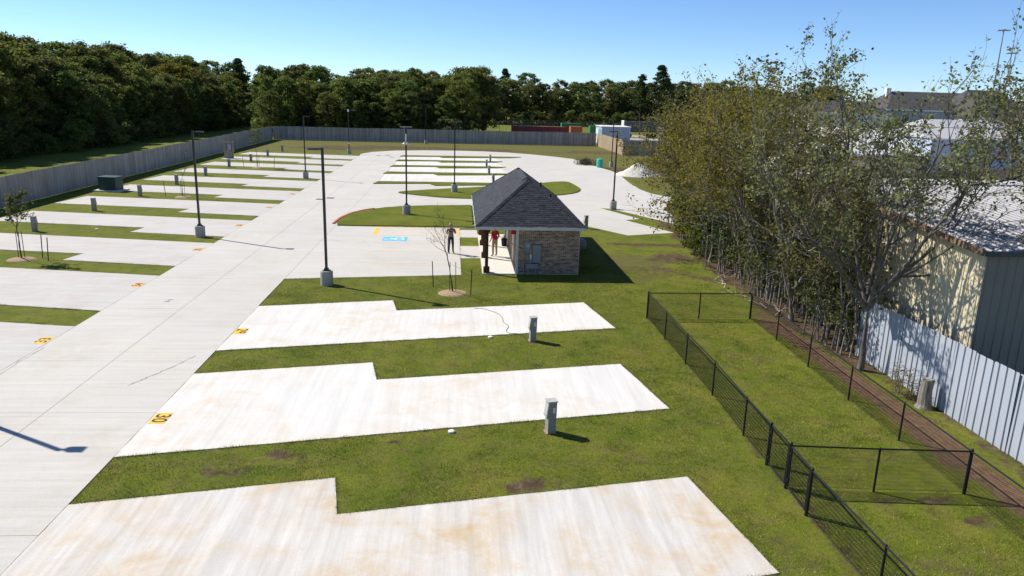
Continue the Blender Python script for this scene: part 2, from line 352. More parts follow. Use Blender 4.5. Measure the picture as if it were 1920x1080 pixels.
def np_mesh(name, V, F, m=None, smooth=False):
    me = bpy.data.meshes.new(name); nv, nf, k = len(V), len(F), F.shape[1]
    me.vertices.add(nv); me.vertices.foreach_set('co', np.ascontiguousarray(V, dtype=np.float32).ravel())
    me.loops.add(nf*k); me.loops.foreach_set('vertex_index', np.ascontiguousarray(F, dtype=np.int32).ravel())
    me.polygons.add(nf); me.polygons.foreach_set('loop_start', np.arange(0, nf*k, k, dtype=np.int32))
    if smooth: me.polygons.foreach_set('use_smooth', np.ones(nf, dtype=bool))
    me.update(calc_edges=True)
    if m: me.materials.append(m)
    return me
def bevel(o, wdt=0.02, seg=2):
    b = o.modifiers.new('bevel', 'BEVEL'); b.width = wdt; b.segments = seg; b.limit_method = 'ANGLE'; return o
NR = np.random.default_rng(7)
def vnoise(x, y, sc, seed=0):
    r = np.random.default_rng(seed); T = r.random((64, 64)); u = x/sc; v = y/sc
    i = np.floor(u).astype(int); j = np.floor(v).astype(int); a = u-i; b = v-j; a = a*a*(3-2*a); b = b*b*(3-2*b)
    g = lambda p, q: T[p % 64, q % 64]
    return (g(i, j)*(1-a)+g(i+1, j)*a)*(1-b)+(g(i, j+1)*(1-a)+g(i+1, j+1)*a)*b
def inside(poly, X, Y):
    r = np.zeros(X.shape, bool); n = len(poly)
    for i in range(n):
        x1, y1 = poly[i]; x2, y2 = poly[(i+1) % n]
        if y1 == y2: continue
        c = ((y1 > Y) != (y2 > Y)) & (X < (x2-x1)*(Y-y1)/(y2-y1)+x1); r ^= c
    return r
def sstep(a, b, x): t = np.clip((x-a)/(b-a), 0, 1); return t*t*(3-2*t)

# ------------------------------------------------------------------ ground
xs = np.concatenate([[-3000, -1500, -700, -350, -200, -130, -95], np.arange(-70, -36, 3.0), np.arange(-36, 46.1, 0.4), np.arange(49, 100, 4.0), [120, 160, 220, 350, 700, 1500, 3000]])
ys = np.concatenate([[-400, -150, -60, -20, -5], np.arange(4, 150.1, 0.4), np.arange(153, 270, 5.0), [300, 400, 600, 1000, 1800, 4000]])
X, Y = np.meshgrid(xs, ys); nx, ny = len(xs), len(ys)
Z = (vnoise(X, Y, 2.3, 3)-0.5)*0.012
V = np.stack([X.ravel(), Y.ravel(), Z.ravel()], 1)
ii, jj = np.meshgrid(np.arange(nx-1), np.arange(ny-1)); k = (jj*nx+ii).ravel()
F = np.stack([k, k+1, k+nx+1, k+nx], 1)
me = np_mesh('ground', V, F, M['ground'], smooth=True)
wob = (vnoise(X, Y, 1.6, 5)-0.5)+(vnoise(X, Y, 5.0, 6)-0.5)*1.4
dirt = np.zeros_like(X); dry = np.zeros_like(X); grav = np.zeros_like(X); red = np.zeros_like(X)
dirt = np.maximum(dirt, 0.95*sstep(13.2, 14.4, X+wob*1.0-sstep(30, 44, Y)*0.9)*(X < 22)*(Y > 24)*(Y < 62))
dirt = np.maximum(dirt, 0.75*sstep(1.0, 0.2, np.abs(Y-46.6+wob*0.8+(X-12)*0.2))*(X > 9.3)*(X < 16))
dirt = np.maximum(dirt, 0.72*sstep(3.2, 0.8, np.hypot((X-12.8)*0.8, Y-42.5)+wob))
dirt = np.maximum(dirt, 0.6*sstep(1.4, 0.3, np.abs(Y-38.6+wob+(X-12)*0.9))*(X > 10.5)*(X < 15))
dry = np.maximum(dry, 0.75*sstep(3.6, 1.2, np.hypot(X-9.8, (Y-41)*0.6)+wob))
dry = np.maximum(dry, 0.62*sstep(113, 119, Y+wob*2)*(Y < 147)*(X < 30)*(X > -34))
dirt = np.maximum(dirt, 0.60*sstep(3.5, 1.0, np.abs(Y-130+wob*3)-2.0)*(X > -24)*(X < 30)*(vnoise(X, Y, 7, 9) > 0.38))
dirt = np.maximum(dirt, 0.62*sstep(4.5, 2.0, np.hypot((X+22)*0.45, Y-127)+wob*2))
dirt = np.maximum(dirt, 0.85*sstep(7, 2.5, np.hypot(X-24, (Y-95)*0.8)+wob*2.5))
dry = np.maximum(dry, 0.55*(X > 19.5)*(X < 45)*(Y > 66)*(Y < 128))
red = np.maximum(red, 0.9*sstep(0.75, 0.35, np.abs(X-13.35+wob*0.22+(Y-18)*0.0))*(Y < 33)*(Y > 0)*sstep(34, 28, Y))
dirt = np.maximum(dirt, 0.60*sstep(0.5, 0.15, np.abs(X-14.55+wob*0.25))*(Y < 26))
dirt = np.maximum(dirt, 0.56*sstep(0.30, 0.05, np.abs(X-12.2+wob*0.2))*(Y < 15.4)*(Y > 5))
dirt = np.maximum(dirt, 0.50*sstep(0.35, 0.1, np.abs(X-8.1+wob*0.15)-0.05)*(Y < 19)*(Y > 8))
for px, py, pr, pa in ((1.7, 16.05, 1.0, 0.72), (3.9, 17.9, 0.7, 0.62), (-5.6, 16.9, 0.9, 0.62), (-4.4, 17.7, 0.9, 0.62), (-1.6, 18.4, 0.7, 0.50), (1.7, 27.4, 0.55, 0.56), (-1.0, 31.6, 0.7, 0.60), (9.2, 15.35, 0.55, 0.68), (10.2, 15.2, 0.55, 0.68), (11.3, 15.2, 0.65, 0.70), (10.6, 17.2, 0.6, 0.6), (11.9, 14.2, 0.7, 0.66), (11.2, 17.0, 0.6, 0.52), (9.0, 21.8, 0.5, 0.5), (3.1, 25.9, 0.5, 0.52)):
    dirt = np.maximum(dirt, pa*sstep(pr, pr*0.3, np.hypot((X-px)*0.8, (Y-py)*1.4)+wob*0.25))
for px, py, pr in ((-6, 17, 2.0), (-1, 18.5, 1.6), (4.5, 17.5, 1.8), (0, 26.5, 2), (9.5, 20, 1.4), (10.6, 25, 1.5), (6.5, 13, 1.6), (10, 12.5, 1.8), (1, 34, 1.5), (-5, 33.5, 1.4), (7.2, 22, 1.0)):
    dry = np.maximum(dry, 0.44*sstep(pr, pr*0.2, np.hypot(X-px, Y-py)+wob*0.6))
grav = np.maximum(grav, 0.9*sstep(27.5, 30, X)*(Y > 152)*(Y < 200)+0.9*(X > 30)*(Y > 69)*(Y < 125)*sstep(32, 40, X))
cov = np.stack([dirt.ravel(), dry.ravel(), grav.ravel(), red.ravel()], 1).astype(np.float32)
ca = me.color_attributes.new('cover', 'FLOAT_COLOR', 'POINT'); ca.data.foreach_set('color', cov.ravel())
tag(link('ground', me), kind='structure')

# ------------------------------------------------------------------ concrete
CT = 0.018                                    # top of the concrete
POLYS = []
ER = random.Random(77)
def rough_edge(poly, amp=0.014, step=0.45):
    q = []
    for i in range(len(poly)):
        a, b = poly[i], poly[(i+1) % len(poly)]; L = math.hypot(b[0]-a[0], b[1]-a[1]); n = max(1, int(L/step)); nx_, ny_ = -(b[1]-a[1])/L, (b[0]-a[0])/L
        for k in range(n):
            t = k/n; e = ER.uniform(-amp, amp) if k else 0.0; q.append((a[0]*(1-t)+b[0]*t+nx_*e, a[1]*(1-t)+b[1]*t+ny_*e))
    return q
def slab(name, poly, m, z1=CT, z0=-0.08, parent=None, keep=True):
    if name == 'concrete_pad' and keep: poly = rough_edge(poly, 0.010)
    if name in ('grass_strip', 'grass_island'): poly = rough_edge(poly, 0.05, 0.3)
    o = MB().prism(poly, z0, z1).build(name, m, parent, tri=True)
    if parent is None: tag(o, kind='structure')
    if keep: POLYS.append(poly)
    return o
def crack(pts, wd, seed):
    r = random.Random(seed); L = []; Rr = []
    for i in range(len(pts)-1):
        for k in range(8):
            t = k/8; x = pts[i][0]*(1-t)+pts[i+1][0]*t+r.uniform(-0.04, 0.04); y = pts[i][1]*(1-t)+pts[i+1][1]*t; w_ = wd*r.uniform(0.15, 1.0)
            L.append((x-w_, y)); Rr.append((x+w_*r.uniform(0.3, 1), y))
    o = MB().prism(L+Rr[::-1], CT+0.001, CT+0.003).build('crack', M['patch'], drive, tri=True); return o
# right-hand pads
RP = [(-8.54, 17.64), (6.39, 20.55), (5.70, 24.43), (-2.61, 22.90), (-2.91, 24.53), (-8.54, 23.42)]
PADS = []
for i, dy in enumerate((8.06, 0.0, -8.03, -16.06)):
    p = [(x, y+dy) for x, y in RP]; slab('concrete_pad', p, M['padnear'] if i >= 2 else M['pad']); PADS.append(p)
LP = [(-14.66, 0), (-20.9, 1.15), (-20.62, 2.8), (-31.5, 4.6), (-31.05, 9.05), (-14.66, 6.2)]
for k in range(-2, 10):
    p = [(x, y+30.6+8.35*k) for x, y in LP]; slab('concrete_pad', p, M['padleft']); PADS.append(p)
# main drive, cast in slabs
drive = tag(empty('road', (0, 0, 0)), kind='structure')
yj = [-10.0, -3.2, 3.6, 9.0, 14.2, 20.35, 24.6, 31.0, 36.4, 43.0, 49.0, 55.4, 62.0, 69.0, 76.5, 84, 91.5, 99, 106, 112.0]
for i in range(len(yj)-1):
    for (xa, xb) in ((-14.645, -11.608), (-11.592, -8.555)):
        sh = sh2 = 0.0
        p = [(xa-sh, yj[i]+0.006), (xb, yj[i]+0.006), (xb, yj[i+1]-0.006), (xa-sh2, yj[i+1]-0.006)]
        slab('slab', p, M['road'], parent=drive)
MB().prism([(-14.60, -9.9), (-8.60, -9.9), (-8.60, 111.9), (-14.60, 111.9)], -0.10, CT-0.02).build('joint_bed', M['iron'], drive, tri=True)
crack([(-10.15, 22.4), (-9.8, 23.2), (-9.5, 23.9), (-9.0, 25.3)], 0.05, 3)
crack([(-12.6, 32.0), (-12.45, 32.5)], 0.16, 5)
crack([(-14.5, 22.5), (-14.55, 24.5), (-14.5, 26.2)], 0.035, 6)
loop = [(-8.54, 51.76), (1.05, 51.76), (1.05, 62.85), (6.0, 62.0), (8.9, 56.0), (9.3, 53.4), (11.6, 49.8), (15.15, 51.1), (12.8, 56.4), (14.1, 57.1), (12.0, 62.7), (12.9, 62.35), (14.6, 58.7), (17, 53.6), (19.5, 51.2), (46, 49), (46, 66), (25, 67.2), (22.2, 68.6), (20.5, 70.6), (19.1, 73.5), (18.8, 77), (19.0, 83), (19.9, 93), (19.7, 97), (18.6, 104), (18.2, 110), (17.3, 115), (15, 118.7), (12, 122.2), (8, 125.4), (4, 126.9), (0, 127.2), (-5.5, 126.6), (-10.5, 124.2), (-13.7, 120.4), (-14.9, 116), (-14.66, 112.01), (-8.54, 112.01)]
slab('loop_road', loop, M['road'])
park = [(-8.54, 36.42), (0.15, 37.63), (0.10, 41.6), (0.05, 51.74), (-8.54, 51.74)]
slab('parking_bay', park, M['road'])
slab('footpath', [(0.10, 41.7), (1.24, 41.8), (1.24, 45.3), (0.09, 45.3)], M['road'])
slab('footpath', [(0.07, 48.2), (1.24, 48.2), (1.24, 51.0), (0.06, 51.0)], M['road'])
def chaik(p, it=2):
    for _ in range(it):
        q = []
        for i in range(len(p)):
            a, b = p[i], p[(i+1) % len(p)]; q += [(0.75*a[0]+0.25*b[0], 0.75*a[1]+0.25*b[1]), (0.25*a[0]+0.75*b[0], 0.25*a[1]+0.75*b[1])]
        p = q
    return p
TURF = []
def turf(name, poly, h=0.075):
    slab(name, poly, M['turf'], z1=CT+h, z0=CT-0.05, keep=False); TURF.append(poly)
isl1 = [(1.0, 51.9), (-8.4, 51.9)]+[(-8.62, 53.2), (-8.5, 55.4), (-8.05, 57.5), (-7.2, 59.2), (-6.0, 60.6), (-4.5, 61.5), (-2.7, 62.1), (1.0, 62.8)]
turf('grass_island', isl1)
turf('grass_island', chaik([(-6.3, 70.6), (-3.2, 72.8), (2.1, 75.8), (8, 79.9), (11.9, 83.3), (12.3, 79.5), (12.5, 75.5), (11.2, 72.0), (8.5, 70.0), (2, 67.0), (-1.2, 67.2), (-4, 68.9)]))
CS = [77.2, 87.4, 96.1, 104.4, 112.3]
for i, yc in enumerate(CS):
    ex = 2.6 if i == 4 else 0
    turf('grass_strip', [(-8.75, yc), (-3.1, yc+1.0), (-2.5, yc-0.7), (4.9+ex, yc+0.9+ex*0.2), (6.1+ex*1.3, yc+2.6+ex*0.35), (-8.45, yc+2.1)])
for i, yc in enumerate(CS[:4]):
    y2 = CS[i+1]
    slab('concrete_pad', [(-8.42, yc+2.2), (6.0, yc+2.75), (5.2, y2+0.7), (-2.58, y2-0.85), (-3.15, y2+0.9), (-8.5, y2-0.1)], M['pad'], z1=CT+0.004, z0=CT-0.03, keep=False)
# red painted kerb along the first island
kb = MB(); arc = [(-8.72, 52.6), (-8.72, 53.6), (-8.6, 55.4), (-8.15, 57.6), (-7.3, 59.4), (-6.7, 60.1)]
ko = [(x-0.16, y+0.06) for x, y in arc]
kb.prism(arc+ko[::-1], CT-0.04, CT+0.07)
tag(kb.build('kerb', M['redp'], tri=True), kind='structure')

# ------------------------------------------------------------------ grass blades (close lawns)
def blades():
    pts = []; hs = []
    n = 850000
    x = NR.uniform(-9, 15, n); y = 7+NR.random(n)**1.5*33; keep = np.ones(n, bool)
    for p in POLYS: keep &= ~inside(p, x, y)
    keep &= ~((x > 1.2) & (x < 6.4) & (y > 37.7))
    bare = 1-sstep(0.3, 0.9, (vnoise(x, y, 0.9, 11)+vnoise(x, y, 3.1, 12))*0.62)
    dd = (np.abs(x-13.35) < 0.62) | ((x > 13.6) & (y > 26))
    keep &= ~(dd & (NR.random(n) < 0.9)); keep &= NR.random(n) < 0.35+0.9*bare
    ix_ = np.clip(np.searchsorted(xs, x), 0, nx-1); iy_ = np.clip(np.searchsorted(ys, y), 0, ny-1); db = np.maximum(dirt, red)[iy_, ix_]
    keep &= NR.random(n) > sstep(0.30, 0.55, db)*0.93
    pts.append(np.stack([x, y], 1)[keep]); hs.append(NR.uniform(0.022, 0.052, keep.sum()))
    for p in PADS+[park]:                                                   # thicker along slab edges
        q = np.array(p); c = q.mean(0)
        for i in range(len(q)):
            a, b = q[i], q[(i+1) % len(q)]; L = np.hypot(*(b-a)); d = (b-a)/L; nn = np.array([d[1], -d[0]])
            if inside(p, np.array([(a+b)[0]/2+nn[0]*0.05]), np.array([(a+b)[1]/2+nn[1]*0.05]))[0]: nn = -nn
            m_ = int(L*(260 if c[1] < 40 else 90)); t = NR.random(m_)*L
            w_ = np.abs(NR.normal(0, 0.06, m_))-0.028
            e = a+d*t[:, None]+nn*w_[:, None]
            # clumpy edge growth
            cl = vnoise(e[:, 0]*3, e[:, 1]*3, 1.0, 21)
            ok = (e[:, 0] < -14.75) | (e[:, 0] > -8.45); ok &= (NR.random(m_) < 0.35+cl)
            pts.append(e[ok]); hs.append((0.035+0.075*cl*cl*NR.random(m_))[ok])
    P = np.concatenate(pts); H = np.concatenate(hs)*NR.uniform(0.7, 1.3, sum(len(h) for h in hs)); n = len(P)
    an = NR.uniform(0, 2*np.pi, n); wv = NR.uniform(0.0030, 0.0065, n); ln = NR.normal(0, 0.55, (n, 2))*H[:, None]
    dx = np.cos(an)*wv; dy = np.sin(an)*wv; z0 = np.zeros(n)-0.005
    a = np.stack([P[:, 0]-dx, P[:, 1]-dy, z0], 1); b = np.stack([P[:, 0]+dx, P[:, 1]+dy, z0], 1)
    c = np.stack([P[:, 0]+ln[:, 0], P[:, 1]+ln[:, 1], H], 1)
    V = np.stack([a, b, c], 1).reshape(-1, 3); F = np.arange(3*n).reshape(-1, 3)
    tag(link('lawn_grass', np_mesh('lawn_grass', V, F, M['blade'])), 'short green lawn grass growing around the concrete pads', 'grass', kind='stuff')
blades()

# ------------------------------------------------------------------ painted pad numbers and parking marks
def text_mesh(body, size, m):
    cu = bpy.data.curves.new('digits', 'FONT'); cu.body = body; cu.size = size; cu.align_x = 'CENTER'; cu.align_y = 'CENTER'; cu.offset = 0.006; cu.extrude = 0.0012
    o = bpy.data.objects.new('tmp', cu); COL.objects.link(o); bpy.context.view_layer.update()
    me = bpy.data.meshes.new_from_object(o.evaluated_get(bpy.context.evaluated_depsgraph_get())); bpy.data.objects.remove(o)
    me.materials.clear(); me.materials.append(m); return me
def number(txt, x, y, side, label, col='yellow'):
    t = tag(empty('painted_number', (x, y, CT), -math.pi/2 if side > 0 else math.pi/2), label, 'pad number', 'numbers painted at the pad entrances')
    MB().box((0, 0, 0.0030), (0.72, 0.44, 0.002)).build('paint_panel', M[col], t)
    d = link('digits', text_mesh(txt, 0.56, M['digit']), t); d.location.z = 0.0062; d.scale = (1.02, 1.0, 1)
number('30', -8.28, 19.95, 1, 'number 30 in dark stencil on yellow, nearest painted pad number')
number('29', -8.30, 27.95, 1, 'number 29 in dark stencil on yellow at the pad below the lamp lawn')
LN = ['33', '34', '35', '36', '37', '38']
LT = ['nearest', 'second', 'third', 'fourth', 'fifth', 'sixth']
for i, yy in enumerate((26.75, 34.95, 43.2, 51.5, 59.9, 68.2)):
    number(LN[i], -14.93, yy, -1, 'orange painted number %s, %s from the camera along the left side of the drive' % (LN[i], LT[i]), 'yellow' if i < 1 else 'orangep')
pm = tag(empty('parking_lines', (0, 0, CT)), 'faded yellow parking bay lines beside the brick restroom', 'parking lines')
def line(pts, wd, m, name, z=0.003):
    b = MB()
    for (a, c) in zip(pts[:-1], pts[1:]):
        L = math.hypot(c[0]-a[0], c[1]-a[1]); b.box(((a[0]+c[0])/2, (a[1]+c[1])/2, z), (L, wd, 0.002), math.atan2(c[1]-a[1], c[0]-a[0]))
    return b.build(name, m, pm)
line([(-5.5, 51.55), (0.0, 51.55)], 0.13, M['yellow'], 'stripe'); line([(-5.55, 51.4), (-5.5, 48.65)], 0.28, M['yellow'], 'stripe')
for yy in (48.55, 46.1, 43.3, 40.3): line([(-5.3, yy), (0.0, yy)], 0.10, M['yellowf'], 'stripe', 0.0035)
for i in range(9): line([(-5.2+i*0.58, 48.75), (-4.75+i*0.58, 51.3)], 0.07, M['yellowf'], 'stripe', 0.0025)
line([(-0.45, 49.0), (0.0, 51.2)], 0.12, M['yellow'], 'stripe', 0.006); line([(-0.75, 48.8), (-0.3, 51.2)], 0.12, M['yellow'], 'stripe', 0.006); line([(-0.12, 48.7), (0.0, 50.2)], 0.12, M['yellow'], 'stripe', 0.006)
hm = tag(empty('accessible_mark', (-4.05, 47.3, CT), math.pi/2), 'blue and white accessible parking symbol painted on the bay', 'parking symbol')
MB().box((0, 0, 0.003), (1.35, 1.55, 0.002)).build('blue_panel', M['bluep'], hm)
sy = MB(); zz = 0.0065
for k in range(20):
    t0 = R(60)+k*R(14); t1 = t0+R(15)
    sy.add([(0.36*math.cos(t0)-0.02, 0.36*math.sin(t0)-0.25, zz), (0.36*math.cos(t1)-0.02, 0.36*math.sin(t1)-0.25, zz), (0.25*math.cos(t1)-0.02, 0.25*math.sin(t1)-0.25, zz), (0.25*math.cos(t0)-0.02, 0.25*math.sin(t0)-0.25, zz)], [(0, 3, 2, 1)])
sy.box((-0.08, 0.22, zz), (0.12, 0.56, 0.001)); sy.box((0.14, -0.06, zz+0.001), (0.44, 0.11, 0.001)); sy.box((0.38, -0.30, zz+0.0005), (0.11, 0.5, 0.001), 0.2); sy.box((0.1, 0.2, zz+0.0015), (0.3, 0.09, 0.001))
sy.prism([(0.10*math.cos(t*0.5236)-0.1, 0.10*math.sin(t*0.5236)+0.6) for t in range(12)], zz-0.0005, zz+0.0005)
sy.build('wheelchair_sign', M['white'], hm, tri=True)
tag(MB().box((14.95, 61.3, CT+0.003), (0.8, 0.35, 0.002), -0.1).build('paint_patch', M['orangep']), 'small orange paint mark on the concrete right of the tall right lamp post', 'paint mark')
tag(MB().box((6.9, 97.5, CT+0.003), (0.16, 15, 0.002), 0.10).build('lane_line', M['yellowf']), 'long faded yellow line painted at the ends of the centre pads', 'lane line')
for i, (x, y) in enumerate(((-11.94, 65.1), (-11.2, 66.0), (-11.97, 113.3), (-10.76, 114.6), (-9.8, 110.9))):
    d = tag(empty('drain_grate', (x, y, CT)), ['rusty square drain cover in the drive, left one of the nearer pair', 'rusty square drain cover in the drive, right one of the nearer pair', 'far drain cover on the drive bend, leftmost of three', 'far drain cover on the drive bend, farthest of three', 'far drain cover on the drive bend, nearest of three'][i], 'drain cover', 'drain covers in the drive')
    MB().box((0, 0, 0.006), (0.62, 0.62, 0.010)).build('frame', M['iron'], d)
    b = MB()
    for j in range(5): b.box((-0.2+j*0.1, 0, 0.015), (0.05, 0.5, 0.008))
    b.build('bars', M['rust'], d)

# ------------------------------------------------------------------ lamp posts
LH = 6.55
def make_lamp():
    t = empty('lamp_post')
    b = MB().lathe([(0.30, -0.15), (0.30, 0.66), (0.285, 0.70)], 20).build('concrete_base', M['cbase'], t)
    MB().box((0, 0, 0.715), (0.32, 0.32, 0.03)).box((0, 0, 0.78), (0.20, 0.20, 0.10)).build('base_cover', M['bronze'], t)
    MB().box((0, 0, (0.73+LH-0.05)/2), (0.115, 0.115, LH-0.05-0.73)).build('pole', M['bronze'], t)
    MB().box((0.13, 0, LH-0.11), (0.16, 0.07, 0.07)).build('arm', M['bronze'], t)
    h = MB().prism([(0.18, -0.08), (0.28, -0.15), (0.64, -0.15), (0.64, 0.15), (0.28, 0.15), (0.18, 0.08)], LH-0.15, LH-0.07).build('lamp_head', M['bronze'], t)
    MB().box((0.46, 0, LH-0.153), (0.28, 0.22, 0.006)).build('lens', M['trim'], h)
    return t
LAMPS = [(-6.30, 35.35, math.pi, 'dark lamp post on a round concrete base, nearest of all, left of the restroom lawn'),
         (-4.0, 57.2, math.pi*0.55, 'dark lamp post carrying a white radio unit, on the curved grass island'),
         (-16.1, 47.2, 0.0, 'dark lamp post at the left edge of the drive, nearest on that side'),
         (-0.45, 71.4, math.pi*0.5, 'dark lamp post on the grass just left of the restroom roof'),
         (-16.3, 81.2, 0.0, 'dark lamp post among the far left pads, second along the drive'),
         (-16.7, 116.3, 0.0, 'dark lamp post with a small white box at the far left end of the drive'),
         (-6.3, 143.0, math.pi*1.5, 'distant lamp post standing right against the back fence'),
         (13.0, 62.2, math.pi, 'dark lamp post on the grass wedge right of the restroom'),
         (20.9, 102.8, math.pi, 'dark lamp post beside the teal barrel and gravel heap'),
         (-15.9, 21.55, 0.0, 'lamp post just out of view at the left whose shadow falls on the drive')]
lp0 = make_lamp()
for i, (x, y, a, lab) in enumerate(LAMPS):
    t = lp0 if i == 0 else copy_tree(lp0)
    t.location = (x, y, CT+0.07 if i == 1 or i == 3 else 0.0); t.rotation_euler.z = a
    tag(t, lab, 'lamp post', 'lamp posts along the drives')
    LAMPS[i] = (*LAMPS[i], t)
t = LAMPS[1][4]
b = MB().box((0.0, 0.16, 5.75), (0.10, 0.09, 0.55)).lathe([(0.12, 0), (0.14, 0.06), (0.05, 0.14)], 10, (0.12, 0.16, 5.25)).lathe([(0.12, 0), (0.14, 0.06), (0.05, 0.14)], 10, (-0.12, 0.16, 5.25)).box((0, 0.16, 5.42), (0.3, 0.05, 0.05)).box((0, 0.10, 5.6), (0.05, 0.1, 0.05))
o = b.build('radio_unit', M['white'], t); o.rotation_euler.z = -t.rotation_euler.z+math.pi
MB().box((0, 0, LH-0.02), (0.9, 0.05, 0.05)).build('crossbar', M['pedl'], t).rotation_euler.z = -t.rotation_euler.z
t = LAMPS[5][4]
MB().box((0, -0.10, 6.35), (0.24, 0.10, 0.34)).build('radio_unit', M['white'], t); MB().box((0, -0.10, 1.55), (0.26, 0.10, 0.22)).build('control_box', M['white'], t)

# ------------------------------------------------------------------ hook-up pedestals
def make_ped():
    t = empty('utility_pedestal')
    p = MB().extr([(-0.10, -0.05), (0.13, -0.05), (0.14, 0.93), (-0.09, 0.93), (-0.155, 0.50), (-0.10, 0.44)], -0.125, 0.125).build('cabinet', M['ped'], t, fixn=True)
    MB().box((0.02, 0, 0.945), (0.28, 0.28, 0.035)).build('cap', M['pedl'], t)
    MB().box((0.06, -0.130, 0.70), (0.06, 0.012, 0.16)).build('outlet_cover', M['white'], t)
    MB().extr([(-0.100, 0.86), (-0.145, 0.55), (-0.153, 0.55), (-0.108, 0.86)], -0.09, 0.09).build('door', M['pedl'], t, fixn=True)
    MB().box((0.0, 0.0, 0.012), (0.28, 0.28, 0.03)).build('collar', M['mulch'], t)
    return t
pd0 = make_ped(); first = True
ORD = ['nearest', 'second', 'third', 'fourth', 'fifth', 'sixth', 'seventh', 'eighth', 'farthest']
PED = [(2.57, 18.98, A11, 'tan grey hook-up pedestal on the lawn beside pad 30, nearest of all'), (2.83, 26.98, A11, 'grey hook-up pedestal on the lawn beside pad 29, next to the green hose')]
PED += [(x, y, math.pi-A11, 'grey hook-up pedestal in the left row of pads, %s from the camera' % ORD[i]) for i, (x, y) in enumerate(((-26.58, 48.3), (-26.9, 56.9), (-26.9, 65.1), (-26.95, 73.7), (-26.95, 82.1), (-27.3, 91.7), (-26.8, 99.4), (-26.8, 108.1), (-26.9, 117.4)))]
PED += [(x, y, A11, 'grey hook-up pedestal at the right ends of the centre pads, %s from the camera' % ORD[i]) for i, (x, y) in enumerate(((3.6, 79.8), (3.5, 89.2), (3.5, 97.8), (4.3, 106.2)))]
PED += [(9.05, 52.4, A11, 'grey hook-up pedestal just behind the right corner of the restroom roof')]
for i, (x, y, a, lab) in enumerate(PED):
    t = pd0 if i == 0 else copy_tree(pd0)
    t.location = (x, y, CT+0.07 if 11 <= i <= 14 else 0.0); t.rotation_euler = (0, 0, a+random.Random(i).uniform(-0.06, 0.06))
    tag(t, lab, 'pedestal', 'utility pedestals at the pads')

# ------------------------------------------------------------------ picket fences
def fence_run(t, A, B, h0, h1, pw, m, count, z=0.02, rails=True, seed=1):
    A = Vector((*A, 0)); B = Vector((*B, 0)); L = (B-A).length; d = (B-A)/L; rz = math.atan2(d.y, d.x); rn = random.Random(seed)
    n = int(L/pw); bulk = MB(); side = Vector((-d.y, d.x, 0))
    pm_ = MB().prism([(-pw/2+0.004, -0.010), (pw/2-0.004, -0.010), (pw/2-0.004, 0.010), (-pw/2+0.004, 0.010)], 0, 1.0).mesh('picket', m)
    for i in range(n):
        p = A+d*((i+0.5)*pw); h = h0+(h1-h0)*i/n+rn.uniform(-0.02, 0.02)+0.03*math.sin(i*0.045)*math.sin(i*0.013); off = rn.uniform(-0.004, 0.004)
        if i < count:
            o = link('picket', pm_, t); o.location = (p.x+side.x*off, p.y+side.y*off, z); o.rotation_euler.z = rz+rn.uniform(-0.02, 0.02); o.scale.z = h
        else: bulk.box((p.x+side.x*off, p.y+side.y*off, z+h/2), (pw-0.008, 0.02, h), rz+rn.uniform(-0.02, 0.02))
    if bulk.v: tag(bulk.build('far_pickets', m, t), kind='stuff')
    if rails:
        for zz in (0.35, h0*0.5, h0-0.3):
            c = (A+B)/2+side*0.045; MB().box((c.x, c.y, zz), (L, 0.04, 0.09), rz).build('rail', m, t)
        b = MB()
        for i in range(int(L/2.44)+1):
            p = A+d*min(L-0.05, i*2.44+0.05)+side*0.115; b.box((p.x, p.y, h0/2-0.1), (0.09, 0.09, h0-0.1), rz)
        b.build('posts', m, t); tag(t.children[-1], kind='stuff')
fl = tag(empty('picket_fence', (0, 0, 0)), 'long weathered grey picket fence along the left side below the dark wood', 'fence')
fence_run(fl, (-33.3, 38), (-35.1, 145.9), 2.22, 2.46, 0.142, M['picket'], 290, seed=2)
fb = tag(empty('picket_fence', (0, 0, 0)), 'weathered grey picket fence across the far end of the drive', 'fence')
fence_run(fb, (-35.0, 146.1), (27.0, 148.6), 2.46, 2.52, 0.142, M['picket'], 0, seed=3)
fr = tag(empty('picket_fence', (0, 0, 0)), 'sunlit pale return of the picket fence at the right end', 'fence')
fence_run(fr, (27.05, 148.5), (27.3, 125.6), 2.5, 2.5, 0.142, M['picketn'], 0, seed=4)
fq = tag(empty('picket_fence', (0, 0, 0)), 'shaded picket fence running right behind the golden trees', 'fence')
fence_run(fq, (27.35, 125.5), (46, 127), 2.5, 2.5, 0.142, M['picket'], 0, seed=5)
fx = tag(empty('picket_fence', (0, 0, 0)), 'brown picket fence beyond the ribbed white warehouse roof', 'fence')
fence_run(fx, (36, 69.5), (57, 82.4), 2.25, 2.4, 0.15, M['picketn'], 0, seed=6); fence_run(fx, (57, 82.4), (80, 84.5), 2.4, 2.4, 0.15, M['picketn'], 0, seed=7)

